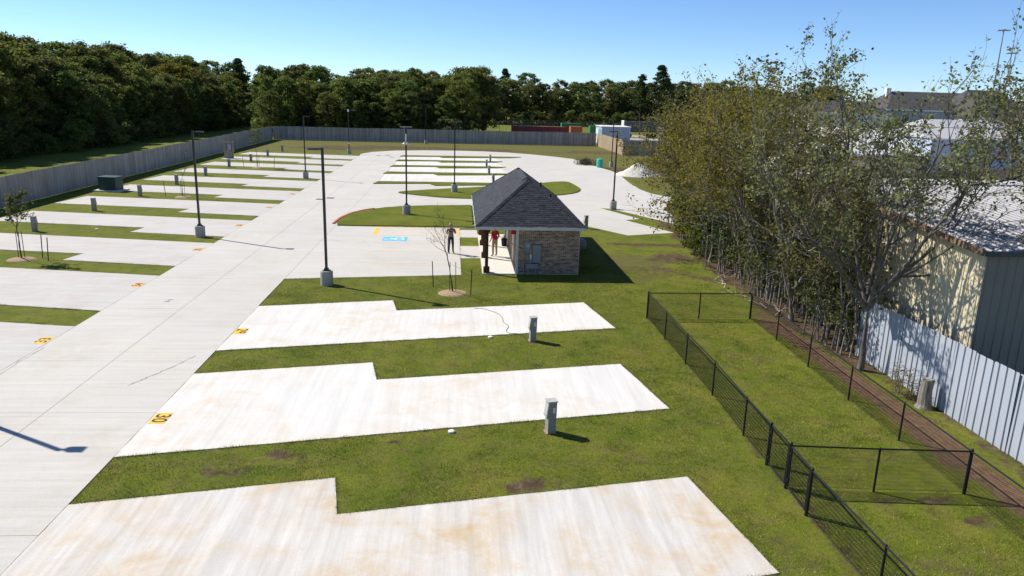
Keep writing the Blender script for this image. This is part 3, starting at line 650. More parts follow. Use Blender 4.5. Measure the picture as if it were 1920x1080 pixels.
# ------------------------------------------------------------------ restroom building
bt = tag(empty('restroom_building', (0, 0, 0)), 'small brick restroom with hipped charcoal shingle roof and timber porch', 'building')
BX0, BX1, BY0, BY1, BH = 3.07, 6.30, 38.02, 49.3, 2.46
MB().prism([(BX0, BY0), (BX1, BY0), (BX1, BY1), (BX0, BY1)], -0.1, BH).build('wall', M['mortar'], bt)
tag(MB().prism([(1.25, 37.86), (BX0-0.01, 37.86), (BX0-0.01, BY1), (1.25, BY1)], -0.08, 0.055).build('porch_slab', M['porch'], bt), 'pale concrete porch floor')
rb = random.Random(4); wb = MB()
def brick_face(P0, U, Nn, L, H):
    c = 0.0758; bl = 0.213; rows = int((H-0.24)/c)
    def br(u0, u1, z0, z1):
        e = 0.007+rb.uniform(-0.002, 0.003)
        q = [P0+U*u0+Vector((0, 0, z0)), P0+U*u1+Vector((0, 0, z0)), P0+U*u1+Vector((0, 0, z1)), P0+U*u0+Vector((0, 0, z1))]
        v = [p+Nn*e for p in q]+[p-Nn*0.004 for p in q]
        wb.add(v, [(0, 1, 2, 3), (4, 5, 1, 0), (5, 6, 2, 1), (6, 7, 3, 2), (7, 4, 0, 3)])
    for r in range(rows):
        u = -bl/2 if r % 2 else 0.0
        while u < L-0.02:
            a, b = max(0.004, u+0.006), min(L-0.004, u+bl-0.006)
            if b-a > 0.03: br(a, b, 0.03+r*c+0.006, 0.03+(r+1)*c-0.006)
            u += bl
    z = 0.03+rows*c; u = 0.0
    while u < L-0.05:
        br(u+0.006, min(L-0.004, u+c-0.006), z+0.006, H-0.012); u += c
brick_face(Vector((BX0, BY0, 0)), Vector((1, 0, 0)), Vector((0, -1, 0)), BX1-BX0, BH)
brick_face(Vector((BX0, BY1, 0)), Vector((0, -1, 0)), Vector((-1, 0, 0)), BY1-BY0, BH)
brick_face(Vector((BX1, BY0, 0)), Vector((0, 1, 0)), Vector((1, 0, 0)), BY1-BY0, BH)
brick_face(Vector((BX1, BY1, 0)), Vector((-1, 0, 0)), Vector((0, 1, 0)), BX1-BX0, BH)
tag(wb.build('bricks', M['brick'], bt, fixn=False), kind='stuff')
RX0, RX1, RY0, RY1, RZ, RT = 0.86, 6.58, 37.62, 50.3, 2.55, 4.66
xm = (RX0+RX1)/2; hr = (RX1-RX0)/2; ya, yb = RY0+hr*0.98, RY1-hr*1.0
rf = MB().add([(RX0, RY0, RZ), (RX1, RY0, RZ), (RX1, RY1, RZ), (RX0, RY1, RZ), (xm, ya, RT), (xm, yb, RT)], [(0, 1, 4), (1, 2, 5, 4), (2, 3, 5), (3, 0, 4, 5), (3, 2, 1, 0)]).build('roof', M['deck'], bt)
sh = MB()
def shingles(E0, E1, T0, T1):
    E0, E1, T0, T1 = map(Vector, (E0, E1, T0, T1)); U = (E1-E0); L = U.length; U /= L
    Vd = (T0-E0)-U*((T0-E0).dot(U)); S = Vd.length; Vd /= S; nrm = U.cross(Vd).normalized()
    l0 = lambda v: (T0-E0).dot(U)*v/S; l1 = lambda v: L+((T1-E0).dot(U)-L)*v/S
    c = 0.145; rows = int(S/c)+1
    for r in range(rows):
        v0, v1 = r*c-0.02*(r == 0), min(S, (r+1)*c); u = -rb.uniform(0, 0.3)
        while u < L:
            wd = rb.choice((0.17, 0.23, 0.30)); a0, b0 = max(u, l0(max(0, v0))), min(u+wd-0.006, l1(max(0, v0))); a1, b1 = max(u, l0(v1)), min(u+wd-0.006, l1(v1))
            if b0-a0 > 0.02:
                if b1 < a1: a1 = b1 = (a1+b1)/2
                e = 0.014+rb.uniform(0, 0.010); P = lambda u_, v_, h_: E0+U*u_+Vd*v_+nrm*h_
                sh.add([P(a0, v0, e), P(b0, v0, e), P(b1, v1+0.002, e-0.010), P(a1, v1+0.002, e-0.010), P(a0, v0, 0.0), P(b0, v0, 0.0)], [(0, 1, 2, 3), (4, 5, 1, 0)])
            u += wd
shingles((RX0, RY0, RZ), (RX1, RY0, RZ), (xm, ya, RT), (xm, ya, RT)); shingles((RX1, RY0, RZ), (RX1, RY1, RZ), (xm, ya, RT), (xm, yb, RT))
shingles((RX1, RY1, RZ), (RX0, RY1, RZ), (xm, yb, RT), (xm, yb, RT)); shingles((RX0, RY1, RZ), (RX0, RY0, RZ), (xm, yb, RT), (xm, ya, RT))
tag(sh.build('shingles', M['shingle'], rf), kind='stuff')
hc = MB()
for (p, q) in (((RX0, RY0, RZ), (xm, ya, RT)), ((RX1, RY0, RZ), (xm, ya, RT)), ((RX1, RY1, RZ), (xm, yb, RT)), ((RX0, RY1, RZ), (xm, yb, RT)), ((xm, ya, RT), (xm, yb, RT))):
    p, q = Vector(p), Vector(q); n = int((q-p).length/0.16); d = (q-p).normalized(); s = d.cross(Vector((0, 0, 1))).normalized(); u = s.cross(d)
    for i in range(n):
        a = p+(q-p)*(i/n); b = p+(q-p)*(min(1.0, (i+1.1)/n))
        hc.add([a-s*0.13+u*-0.02, a+u*0.055, a+s*0.13+u*-0.02, b-s*0.13+u*-0.035, b+u*0.035, b+s*0.13+u*-0.035], [(0, 1, 4, 3), (1, 2, 5, 4), (0, 2, 1)])
tag(hc.build('hip_caps', M['shingle'], rf), kind='stuff')
MB().extr([(xm-0.24, RT-0.10), (xm, RT+0.075), (xm+0.24, RT-0.10), (xm+0.24, RT-0.14), (xm, RT+0.03), (xm-0.24, RT-0.14)], ya+1.0, yb-1.2).build('ridge_vent', M['shingle'], rf, fixn=True)
MB().tube([(xm+1.15, 39.6, 3.55), (xm+1.15, 39.6, 4.05)], 0.045, 8).build('vent_pipe', M['blackplastic'], rf)
MB().tube([(xm+1.15, 44.6, 3.6), (xm+1.15, 44.6, 4.1)], 0.045, 8).build('vent_pipe', M['blackplastic'], rf)
for (c, d) in (((xm, RY0-0.012, RZ-0.07), (RX1-RX0+0.05, 0.025, 0.16)), ((RX0-0.012, (RY0+RY1)/2, RZ-0.07), (0.025, RY1-RY0-0.02, 0.16)), ((RX1+0.012, (RY0+RY1)/2, RZ-0.07), (0.025, RY1-RY0-0.02, 0.16)), ((xm, RY1+0.012, RZ-0.07), (RX1-RX0+0.05, 0.025, 0.16))):
    MB().box(c, d).build('fascia', M['trim'], bt)
MB().box((xm, (RY0+RY1)/2, RZ-0.055), (RX1-RX0-0.06, RY1-RY0-0.06, 0.04)).build('soffit', M['trim'], bt)
for y in (38.12, 41.85, 45.55, 49.1):
    p = MB().box((1.46, y, 1.24), (0.165, 0.165, 2.36)).build('porch_post', M['post'], bt)
    MB().box((1.46, y, 0.20), (0.32, 0.32, 0.30)).build('post_plinth', M['post'], p); MB().box((1.46, y, 2.30), (0.30, 0.30, 0.22)).build('post_cap', M['post'], p)
MB().box((1.46, 43.6, 2.445), (0.22, 11.4, 0.05)).build('porch_beam', M['post'], bt)
MB().box((BX0-0.035, BY0-0.035, 1.23), (0.13, 0.09, 2.44)).build('corner_trim', M['trim'], bt)
for y in (41.3, 46.3):
    d = MB().box((BX0-0.02, y, 1.08), (0.04, 0.95, 2.05)).build('door', M['cream'] if False else M['trim'], bt); MB().box((BX0-0.055, y-0.36, 1.03), (0.04, 0.05, 0.10)).build('handle', M['iron'], d)
yb_ = BY0-0.05
t = tag(empty('electric_meter', (3.58, BY0-0.012, 0)), 'round glass electric meter on a grey box with conduit, on the brick end wall', 'meter')
MB().box((0, -0.05, 1.50), (0.28, 0.10, 0.52)).build('meter_box', M['greybox'], t); MB().tube([(0.0, -0.10, 1.55), (0.0, -0.17, 1.55)], 0.095, 14).build('meter_glass', M['pedl'], t)
MB().tube([(-0.17, -0.04, 0.0), (-0.17, -0.04, 1.70)], 0.035, 8).build('conduit', M['greybox'], t)
t = tag(empty('electric_cabinet', (4.06, BY0-0.012, 0)), 'tall grey electric cabinet on the brick end wall', 'electric cabinet')
MB().box((0, -0.07, 1.12), (0.42, 0.13, 0.92)).build('cabinet', M['greybox'], t); MB().box((0.02, -0.137, 1.12), (0.34, 0.008, 0.82)).build('door', M['greybox'], t); MB().tube([(0.1, -0.05, 0.0), (0.1, -0.05, 0.66)], 0.03, 8).build('conduit', M['greybox'], t)
t = tag(empty('wire_trough', (3.82, BY0-0.012, 0)), 'low wide grey wiring trough at the foot of the brick end wall', 'wiring box')
MB().box((0, -0.20, 0.48), (0.66, 0.12, 0.24)).build('trough', M['greybox'], t); MB().box((-0.2, -0.17, 0.18), (0.06, 0.06, 0.36)).build('leg', M['greybox'], t); MB().box((0.2, -0.17, 0.18), (0.06, 0.06, 0.36)).build('leg', M['greybox'], t)
t = tag(empty('disconnect_switch', (3.75, BY0-0.012, 0)), 'small white disconnect box on a pipe between meter and panel', 'switch box')
MB().box((0, -0.06, 0.98), (0.085, 0.10, 0.24)).build('box', M['white'], t); MB().tube([(0, -0.05, 0.61), (0, -0.05, 0.86)], 0.02, 8).build('pipe', M['pedl'], t)
t = tag(empty('extinguisher_cabinet', (BX0-0.012, 39.25, 0)), 'red wall cabinet under the porch eave beside the brick wall', 'extinguisher box')
MB().box((-0.14, 0, 2.13), (0.26, 0.4, 0.40)).build('cabinet', M['redbox'], t); MB().box((-0.14, -0.205, 2.13), (0.20, 0.012, 0.32)).build('door', M['redbox'], t)
t = tag(empty('litter_bin', (2.80, 45.3, 0.055)), 'small black bin on the porch against the brick wall', 'bin')
MB().lathe([(0.15, 0), (0.18, 0.36), (0.20, 0.38), (0.20, 0.41)], 14).build('bucket', M['blackplastic'], t); MB().lathe([(0.19, 0.41), (0.17, 0.47), (0.06, 0.51)], 14).build('lid', M['blackplastic'], t)
t = tag(empty('tank_cover', (7.3, 44.6, 0.0)), 'grey rounded plastic tank in the shade right of the restroom', 'tank')
MB().lathe([(0.50, -0.05), (0.52, 0.35), (0.48, 0.55), (0.34, 0.70), (0.12, 0.76)], 18).build('shell', M['graydome'], t, smooth=True); MB().lathe([(0.12, 0.75), (0.12, 0.82)], 12).build('lid', M['graydome'], t)

# ------------------------------------------------------------------ black chain-link dog run
def links(t, A, B, h, pitch=0.052, r=0.0048, z0=0.05):
    A = np.array([*A, 0.0]); B = np.array([*B, 0.0]); L = np.linalg.norm(B-A); d = (B-A)/L; nr = np.array([-d[1], d[0], 0])
    nw = int(L/pitch); ns = int((h-z0)/(pitch*0.95))+1
    zz = z0+np.arange(ns)*(h-z0)/(ns-1)
    i = np.arange(nw)[:, None]; k = np.arange(ns)[None, :]
    u = (i+0.5+((k % 2)-0.5)*1.02)*pitch
    c = A[None, None]+u[..., None]*d+zz[None, :, None]*np.array([0, 0, 1.0])+(((k % 2)-0.5)*0.004)[..., None]*nr
    ring = [d*r, -d*r*0.5+nr*r*0.87, -d*r*0.5-nr*r*0.87]
    V = np.stack([c+q for q in ring], 2).reshape(-1, 3)
    base = ((i*ns+k)*3)[:, :-1]
    F = np.concatenate([np.stack([base+a, base+b, base+3+b, base+3+a], -1).reshape(-1, 4) for a, b in ((0, 1), (1, 2), (2, 0))])
    return link('mesh_panel', np_mesh('mesh_panel', V, F, M['black']), t)
ct = tag(empty('chain_link_fence', (0, 0, 0)), 'black chain-link fence enclosing the grassy dog run', 'fence')
FH = 1.14
Lp = [(8.04, 30.07), (8.04, 27.2), (8.04, 24.44), (8.06, 21.6), (7.98, 18.7), (7.96, 17.0)]
Lq = [(7.90, 14.6), (7.95, 11.7), (8.0, 8.8), (8.05, 5.9)]
Rp = [(12.55, 30.09), (12.50, 27.18), (12.40, 24.19), (12.33, 21.22), (12.30, 18.35), (12.23, 15.46), (12.18, 12.6), (12.12, 9.7), (12.08, 6.8)]
Bp = [(8.04, 30.07), (10.30, 30.10), (12.55, 30.09)]; Mp = [(7.95, 15.82), (10.05, 15.62), (12.23, 15.46)]
def post(p, r=0.028, h=FH): MB().tube([(p[0], p[1], -0.15), (p[0], p[1], h), (p[0], p[1], h+0.03)], [r, r, r*0.4], 10).build('post', M['black'], ct)
thick = {Lp[0], Lp[5], Lq[0], Rp[0], Rp[5]}
for p in set(Lp+Lq+Rp+Bp+[Mp[1]]): post(p, 0.042 if p in thick else 0.027, FH+0.03 if p in thick else FH)
for run in (Lp, Lq, Rp, Bp, Mp):
    for a, b in zip(run[:-1], run[1:]):
        MB().tube([(*a, FH-0.02), (*b, FH-0.02)], 0.021, 8).build('top_rail', M['black'], ct)
        MB().tube([(*a, 0.06), (*b, 0.06)], 0.004, 4).build('tension_wire', M['black'], ct)
        tag(links(ct, a, b, FH), kind='stuff')
post((7.95, 15.82), 0.042, FH+0.05)
for (a, b) in ((Lp[5], (7.95, 15.82)), ((7.95, 15.82), Lq[0])):
    a = Vector((*a, 0)); b = Vector((*b, 0)); d = (b-a).normalized(); a2 = a+d*0.09; b2 = b-d*0.09
    g = MB()
    g.tube([a2+Vector((0, 0, 0.08)), a2+Vector((0, 0, FH))], 0.024, 8).tube([b2+Vector((0, 0, 0.08)), b2+Vector((0, 0, FH))], 0.024, 8).tube([a2+Vector((0, 0, 0.09)), b2+Vector((0, 0, 0.09))], 0.022, 8).tube([a2+Vector((0, 0, FH-0.01)), b2+Vector((0, 0, FH-0.01))], 0.022, 8)
    gt = g.build('gate', M['black'], ct)
    m_ = links(gt, a2[:2], b2[:2], FH); m_.name = 'gate_mesh'; tag(m_, kind='stuff')
    for zz in (0.25, FH-0.2): MB().box(a+d*0.05+Vector((0, 0, zz)), (0.05, 0.10, 0.06)).build('hinge', M['black'], gt)
    MB().box(b-d*0.05+Vector((0, 0, 0.75)), (0.05, 0.14, 0.05)).build('latch', M['black'], gt)

# ------------------------------------------------------------------ sheet-metal fence and warehouse on the right
tf = tag(empty('sheet_metal_fence', (0, 0, 0)), 'silvery ribbed sheet-metal fence at the right below the big tree', 'fence')
rt_ = random.Random(9)
def ribbed(pw, h, rib=0.035):
    prof = [(0, 0)]; n = 3; s = pw/n
    for i in range(n):
        x = i*s; prof += [(x+s*0.36, 0.0), (x+s*0.42, rib), (x+s*0.54, rib), (x+s*0.60, 0.0)]
    prof += [(pw, 0)]
    v = [(x, -y, z) for z in (0, h) for x, y in prof]+[(x, -y+0.003, z) for z in (0, h) for x, y in prof]; n = len(prof)
    f = [(i, i+1, n+i+1, n+i) for i in range(n-1)]+[(2*n+i+1, 2*n+i, 3*n+i, 3*n+i+1) for i in range(n-1)]+[(n+i, n+i+1, 3*n+i+1, 3*n+i) for i in range(n-1)]
    me = bpy.data.meshes.new('sheet'); me.from_pydata(v, [], f); me.update(); return me
PWT = 0.915; sm = ribbed(PWT, 1.0); sm.materials.append(M['tin'])
y = 25.6; i = 0
while y > 9:
    o = link('sheet', sm, tf); o.location = (14.86+rt_.uniform(-0.012, 0.012)+0.004*(i % 2), y, 0.0); o.rotation_euler = (rt_.uniform(-0.012, 0.012), 0, -math.pi/2+rt_.uniform(-0.01, 0.01)); o.scale = (1, 1, 2.26+rt_.uniform(-0.03, 0.03))
    y -= PWT-0.03; i += 1
for zz in (0.45, 1.15, 1.95): MB().box((14.93, 17.3, zz), (0.05, 17.4, 0.09)).build('rail', M['post'], tf)
for yy in (25.4, 22.9, 20.4, 17.9, 15.4, 12.9, 10.4): MB().box((15.0, yy, 1.0), (0.09, 0.09, 2.3)).build('post', M['post'], tf)

wt = tag(empty('metal_warehouse', (0, 0, 0)), 'cream metal warehouse with ribbed white low-pitched roof behind the tin fence', 'warehouse')
WX0, WX1, WY0, WY1, WYR, WE, WR = 16.0, 44.0, 21.2, 43.0, 32.1, 4.86, 5.72
core = MB().add([(WX0+0.05, WY0+0.05, -0.1), (WX1, WY0+0.05, -0.1), (WX1, WY1, -0.1), (WX0+0.05, WY1, -0.1), (WX0+0.05, WY0+0.05, WE-0.05), (WX1, WY0+0.05, WE-0.05), (WX1, WY1, WE-0.05), (WX0+0.05, WY1, WE-0.05), (WX0+0.05, WYR, WR-0.05), (WX1, WYR, WR-0.05)],
    [(0, 1, 5, 4), (2, 3, 7, 6), (0, 4, 8, 7, 3), (1, 2, 6, 9, 5), (4, 5, 9, 8), (8, 9, 6, 7), (0, 3, 2, 1)]).build('wall', M['cream'], wt)
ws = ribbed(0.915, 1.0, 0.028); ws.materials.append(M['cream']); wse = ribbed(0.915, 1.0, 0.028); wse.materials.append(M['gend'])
yy = WY1
while yy > WY0+0.4:
    c = yy-0.45; h = WE+(WR-WE)*(1-abs(c-WYR)/(WYR-WY0))-0.05
    o = link('wall_sheet', ws, wt); o.location = (WX0+0.03, min(yy, WY1), 0); o.rotation_euler.z = -math.pi/2; o.scale = (min(1, (yy-WY0)/0.915), 1, h); yy -= 0.915
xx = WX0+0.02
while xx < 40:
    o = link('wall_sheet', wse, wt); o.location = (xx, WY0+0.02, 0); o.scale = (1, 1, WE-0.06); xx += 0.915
rfm = MB()
def roofmesh(slope_sign):
    a, b = (WY0-0.15, WYR) if slope_sign < 0 else (WYR, WY1+0.15); za, zb = (WE, WR) if slope_sign < 0 else (WR, WE)
    out = MB(); x = WX0-0.18; s = 0.305; prof = []
    while x < WX1:
        prof += [(x, 0), (x+s*0.62, 0.0), (x+s*0.70, 0.05), (x+s*0.88, 0.05), (x+s*0.97, 0.0)]; x += s
    v = [(px, a, za+pz) for px, pz in prof]+[(px, b, zb+pz) for px, pz in prof]; n = len(prof)
    v += [(px, a, za+pz-0.02) for px, pz in prof]
    out.add(v, [(i, i+1, n+i+1, n+i) for i in range(n-1)]+[(2*n+i, 2*n+i+1, i+1, i) for i in range(n-1)])
    o = out.build('roof', M['wroof'], wt); o.data.materials.append(M['pan'])
    for i, p in enumerate(o.data.polygons): p.material_index = 1 if (i % (n-1)) % 5 in (0, 4) else 0
    return o
r1 = roofmesh(-1); r2 = roofmesh(1)
MB().box(((WX0+WX1)/2, WYR, WR+0.05), (WX1-WX0+0.4, 0.5, 0.03)).build('ridge_cap', M['wroof'], r1)
sl_ = math.atan((WR-WE)/(WYR-WY0))
for s, c in ((1, (WY0+WYR)/2-0.07), (-1, (WYR+WY1)/2+0.07)):
    MB().box((WX0-0.20, c, (WE+WR)/2-0.03), (0.07, WYR-WY0+0.15, 0.20), M4=Matrix.Rotation(s*sl_, 3, 'X')).build('rake_trim', M['rust'], wt)
MB().box(((WX0+WX1)/2, WY0-0.17, WE-0.06), (WX1-WX0+0.3, 0.06, 0.16)).build('eave_trim', M['dsteel'], wt)
v_ = empty('roof_vent', (25.0, 30.6, 5.62)); v_.parent = wt
MB().lathe([(0.42, -0.1), (0.42, 0.35)], 16).build('throat', M['dsteel'], v_); MB().lathe([(0.62, 0.35), (0.62, 0.62), (0.5, 0.68)], 18).build('hood', M['greybox'], v_)
MB().box((29.5, 27.0, 5.36), (2.5, 3.6, 0.012), M4=Matrix.Rotation(sl_, 3, 'X')).build('rust_patch', M['rust'], r1)

# ------------------------------------------------------------------ trees
def leaf_quads(C, S, rng, Nrm=None, aspect=1.6):
    n = len(C); a = rng.normal(size=(n, 3)); a /= np.linalg.norm(a, axis=1)[:, None]
    nn = rng.normal(size=(n, 3))
    if Nrm is not None: nn = nn*0.6+Nrm
    nn /= np.linalg.norm(nn, axis=1)[:, None]
    a -= nn*(a*nn).sum(1)[:, None]; a /= np.linalg.norm(a, axis=1)[:, None]; b = np.cross(nn, a)
    S = S[:, None]; a = a*S*aspect*0.5; b = b*S*0.5
    V = np.stack([C-a, C-b*1.0+a*0.1, C+a, C+b*1.0+a*0.1], 1).reshape(-1, 3); F = np.arange(4*n).reshape(-1, 4)
    return V, F
def clump_crown(rng, H, rx, zlo, n_cl, per, cr, ls, pine=False):
    Cs, Ss, Ns = [], [], []
    for i in range(n_cl):
        if pine:
            t = rng.random()**0.8; z = zlo+(H-zlo)*t; rr = rx*(1-t)**0.7*(0.55+0.45*rng.random())*(0.5+0.5*abs(math.sin(t*9+i)))
        else:
            t = rng.random()**0.75; z = zlo+(H-zlo)*t; prof = max(0, 1-(abs(t-0.42)/0.60)**3.0)**0.5; rr = rx*prof*math.sqrt(rng.uniform(0.15, 1))*rng.uniform(0.75, 1.12)
        an = rng.uniform(0, 2*math.pi); c = np.array([rr*math.cos(an), rr*math.sin(an), z]); k = cr*rng.uniform(0.6, 1.35)
        d = rng.normal(size=(per, 3)); d /= np.linalg.norm(d, axis=1)[:, None]
        q = d*np.array([k, k, k*(0.45 if pine else 0.72)])*(rng.random((per, 1))**0.45)
        Cs.append(c+q); Ns.append(d*0.8+np.array([0, 0, 0.5])); Ss.append(ls*rng.uniform(0.55, 1.35, per))
    return np.concatenate(Cs), np.concatenate(Ss), np.concatenate(Ns)
def wood_trunk(rng, H, r, limbs, zlo, rx):
    b = MB(); pts = []; x = y = 0.0
    for i in range(7):
        pts.append((x, y, -0.2+i*(H*0.86)/6)); x += rng.uniform(-0.18, 0.18); y += rng.uniform(-0.18, 0.18)
    b.tube(pts, [r*(1-0.13*i) for i in range(7)], 7)
    for i in range(limbs):
        t = rng.uniform(0.3, 0.8); k = min(5, int(t*6)); p = Vector(pts[k]).lerp(Vector(pts[k+1]), t*6-k); an = rng.uniform(0, 6.28); L = rx*rng.uniform(0.5, 0.95)
        q = p+Vector((math.cos(an)*L*0.5, math.sin(an)*L*0.5, L*0.35)); e = p+Vector((math.cos(an)*L, math.sin(an)*L, L*0.75))
        b.tube([p, q, e], [r*0.4, r*0.25, r*0.08], 5)
    return b
PROTO = []
for s in range(7):
    rng = np.random.default_rng(100+s); H = rng.uniform(11, 14.5); rx = rng.uniform(2.4, 3.6); zlo = rng.uniform(0.5, 1.6)
    C, S, Nn = clump_crown(rng, H, rx, zlo, 150, 64, 0.72, 0.205); V, F = leaf_quads(C, S, rng, Nn)
    PROTO.append((wood_trunk(rng, H, rng.uniform(0.16, 0.26), 9, zlo, rx).mesh('trunk', M['barkd'], smooth=True), np_mesh('crown', V, F), H))
PINE = []
for s in range(3):
    rng = np.random.default_rng(200+s); H = rng.uniform(15, 17)
    C, S, Nn = clump_crown(rng, H, 3.1, H*0.45, 110, 64, 0.62, 0.19, True); V, F = leaf_quads(C, S, rng, Nn, 2.2)
    PINE.append((wood_trunk(rng, H, 0.2, 12, 0, 2.2).mesh('trunk', M['barkd'], smooth=True), np_mesh('crown', V, F), H))
BUSH = []
for s in range(4):
    rng = np.random.default_rng(300+s)
    C, S, Nn = clump_crown(rng, 3.4, 1.9, 0.1, 44, 64, 0.55, 0.15); V, F = leaf_quads(C, S, rng, Nn)
    BUSH.append((wood_trunk(rng, 3.0, 0.05, 6, 0, 1.2).mesh('stem', M['barkd']), np_mesh('foliage', V, F), 3.4))
MCACHE = {}
def with_mat(me, m):
    k = (me.name, m.name)
    if k not in MCACHE:
        c = me.copy(); c.materials.clear(); c.materials.append(m); MCACHE[k] = c
    return MCACHE[k]
def plant(kind, proto, m, x, y, sc, rz, label, cat, group, sxy=1.0, z=0.0):
    t = tag(empty(kind, (x, y, z), rz), label, cat, group); t.scale = (sc*sxy, sc*sxy, sc)
    link('trunk' if cat == 'tree' else 'stem', proto[0], t); link('crown' if cat == 'tree' else 'foliage', with_mat(proto[1], m), t)
    return t
rw = random.Random(21)
LROW = ['at the front edge', 'in the second row', 'in the third row', 'in the fourth row', 'at the back']
def hue(m): return {'golden_leaf': 'golden brown', 'bright_leaf': 'mid green', 'oak_leaf': 'dull olive'}[m.name]
def tall(h): return h
for row, (xo, hs) in enumerate(((-56.5, 0.70), (-60.0, 0.90), (-65, 1.02), (-71, 1.10), (-78, 1.18))):
    yy = 62+row*7
    while yy < 226:
        x = xo+rw.uniform(-1.8, 1.8)-max(0, yy-150)*0.01; p = rw.choice(PROTO); s = hs*rw.uniform(0.78, 1.20)*(13.0/p[2])
        lm = M['leaf_gold'] if row in (1, 2, 3) and rw.random() < 0.12 else (M['leaf_lit'] if rw.random() < 0.45 else M['leaf_oak'])
        plant('woodland_tree', p, lm, x, yy+rw.uniform(-1, 1), s, rw.uniform(0, 6.28), '%s leafy tree %s of the wood beyond the left fence' % (hue(lm), LROW[row]), 'tree', 'trees of the wood beyond the left fence: %s %s' % (hue(lm), LROW[row]), 1.22)
        yy += rw.uniform(3.0, 4.6)+row*0.35
for i in range(46):
    yy = 64+i*3.4+rw.uniform(-1, 1); p = rw.choice(BUSH)
    plant('woodland_shrub', p, rw.choice((M['leaf_oak'], M['leaf_oak'], M['leaf_lit'])), -54.0+rw.uniform(-1.4, 1.0), yy, rw.uniform(0.7, 1.35), rw.uniform(0, 6.28), 'dark shrub along the foot of the wood beyond the left fence', 'shrub', 'shrubs at the foot of the left wood')
for row, (y0, hs) in enumerate(((155, 0.62), (159.5, 0.78), (165, 0.90), (171, 0.98), (178, 1.02))):
    xx = -37.5-row*1.5
    while xx < (-2 if row == 0 else 1+row*1.6):
        p = rw.choice(PROTO); s = hs*rw.uniform(0.80, 1.18)*(13.0/p[2])
        lm = rw.choice((M['leaf_lit'], M['leaf_lit'], M['leaf_lit'], M['leaf_oak'])); plant('woodland_tree', p, lm, xx, y0+rw.uniform(-1.2, 1.2), s, rw.uniform(0, 6.28), '%s tree %s of the wood behind the far picket fence' % (hue(lm), LROW[row]), 'tree', 'trees of the wood behind the far fence: %s %s' % (hue(lm), LROW[row]), 1.25)
        xx += rw.uniform(2.9, 4.2)
for row, (y0, hs) in enumerate(((258, 0.86), (264, 1.0), (271, 1.1))):
    xx = -10-row*8
    while xx < 128+row*6:
        p = rw.choice(PROTO); s = hs*rw.uniform(0.88, 1.14)*(13.0/p[2])*1.05
        lm = rw.choice((M['leaf_oak'], M['leaf_oak'], M['leaf_lit'])); plant('woodland_tree', p, lm, xx, y0+rw.uniform(-2, 2), s, rw.uniform(0, 6.28), '%s tree %s of the distant wood beyond the green field' % (hue(lm), LROW[row]), 'tree', 'trees of the distant wood: %s %s' % (hue(lm), LROW[row]), 1.25)
        xx += rw.uniform(4.6, 6.6)
for i in range(26):
    plant('woodland_shrub', rw.choice(BUSH), rw.choice((M['leaf_oak'], M['leaf_lit'])), 5+i*3.6+rw.uniform(-1, 1), 252+rw.uniform(-2, 2), rw.uniform(0.9, 1.5), rw.uniform(0, 6.28), 'small shrub along the far edge of the green field', 'shrub', 'shrubs at the edge of the far field')
for i, (x, y, s, lab) in enumerate(((-72, 252, 1.20, 'tall dark round-topped tree rising above the left wood'), (16.5, 285, 1.18, 'tall pine standing clear of the distant wood at its middle'), (52.5, 200, 1.12, 'tall dark pine at the right end of the distant wood'), (49, 206, 0.98, 'shorter pine beside the tall dark pine on the right'), (57, 210, 0.95, 'pine half hidden behind the golden trees'), (-60, 215, 1.06, 'tall pine at the far left corner of the woods'), (-12, 196, 0.95, 'pine top above the middle of the far wood'), (-36, 205, 0.95, 'pine top left of the middle of the far wood'))):
    plant('pine_tree', PINE[i % 3] if i else PROTO[2], M['leaf_pine'] if i else M['leaf_oak'], x, y, s*(16.0/PINE[i % 3][2]) if i else 1.45, i*1.3, lab, 'tree', None, 1.25 if i else 1.2)
plant('leafy_shrub', BUSH[1], M['leaf_young'], -1.9, 152.5, 1.35, 0.4, 'pale grey-green shrub peeping over the back fence near its middle', 'shrub', None, 1.3)
for i, (x, y, s) in enumerate(((62, 150, 0.62), (72, 160, 0.66), (84, 172, 0.7), (58, 128, 0.5), (100, 168, 0.72), (118, 170, 0.75), (66, 122, 0.42), (134, 190, 0.8), (90, 132, 0.40), (108, 128, 0.46), (120, 140, 0.55), (44, 100, 0.36), (50, 112, 0.42))):
    plant('garden_tree', PROTO[i % 7], M['leaf_oak'] if i % 2 else M['leaf_lit'], x, y, s, i*1.1, 'distant %s tree among the buildings beyond the warehouse' % ('olive' if i % 2 else 'green'), 'tree', 'trees among the buildings on the right: %s' % ('olive' if i % 2 else 'green'), 1.1)

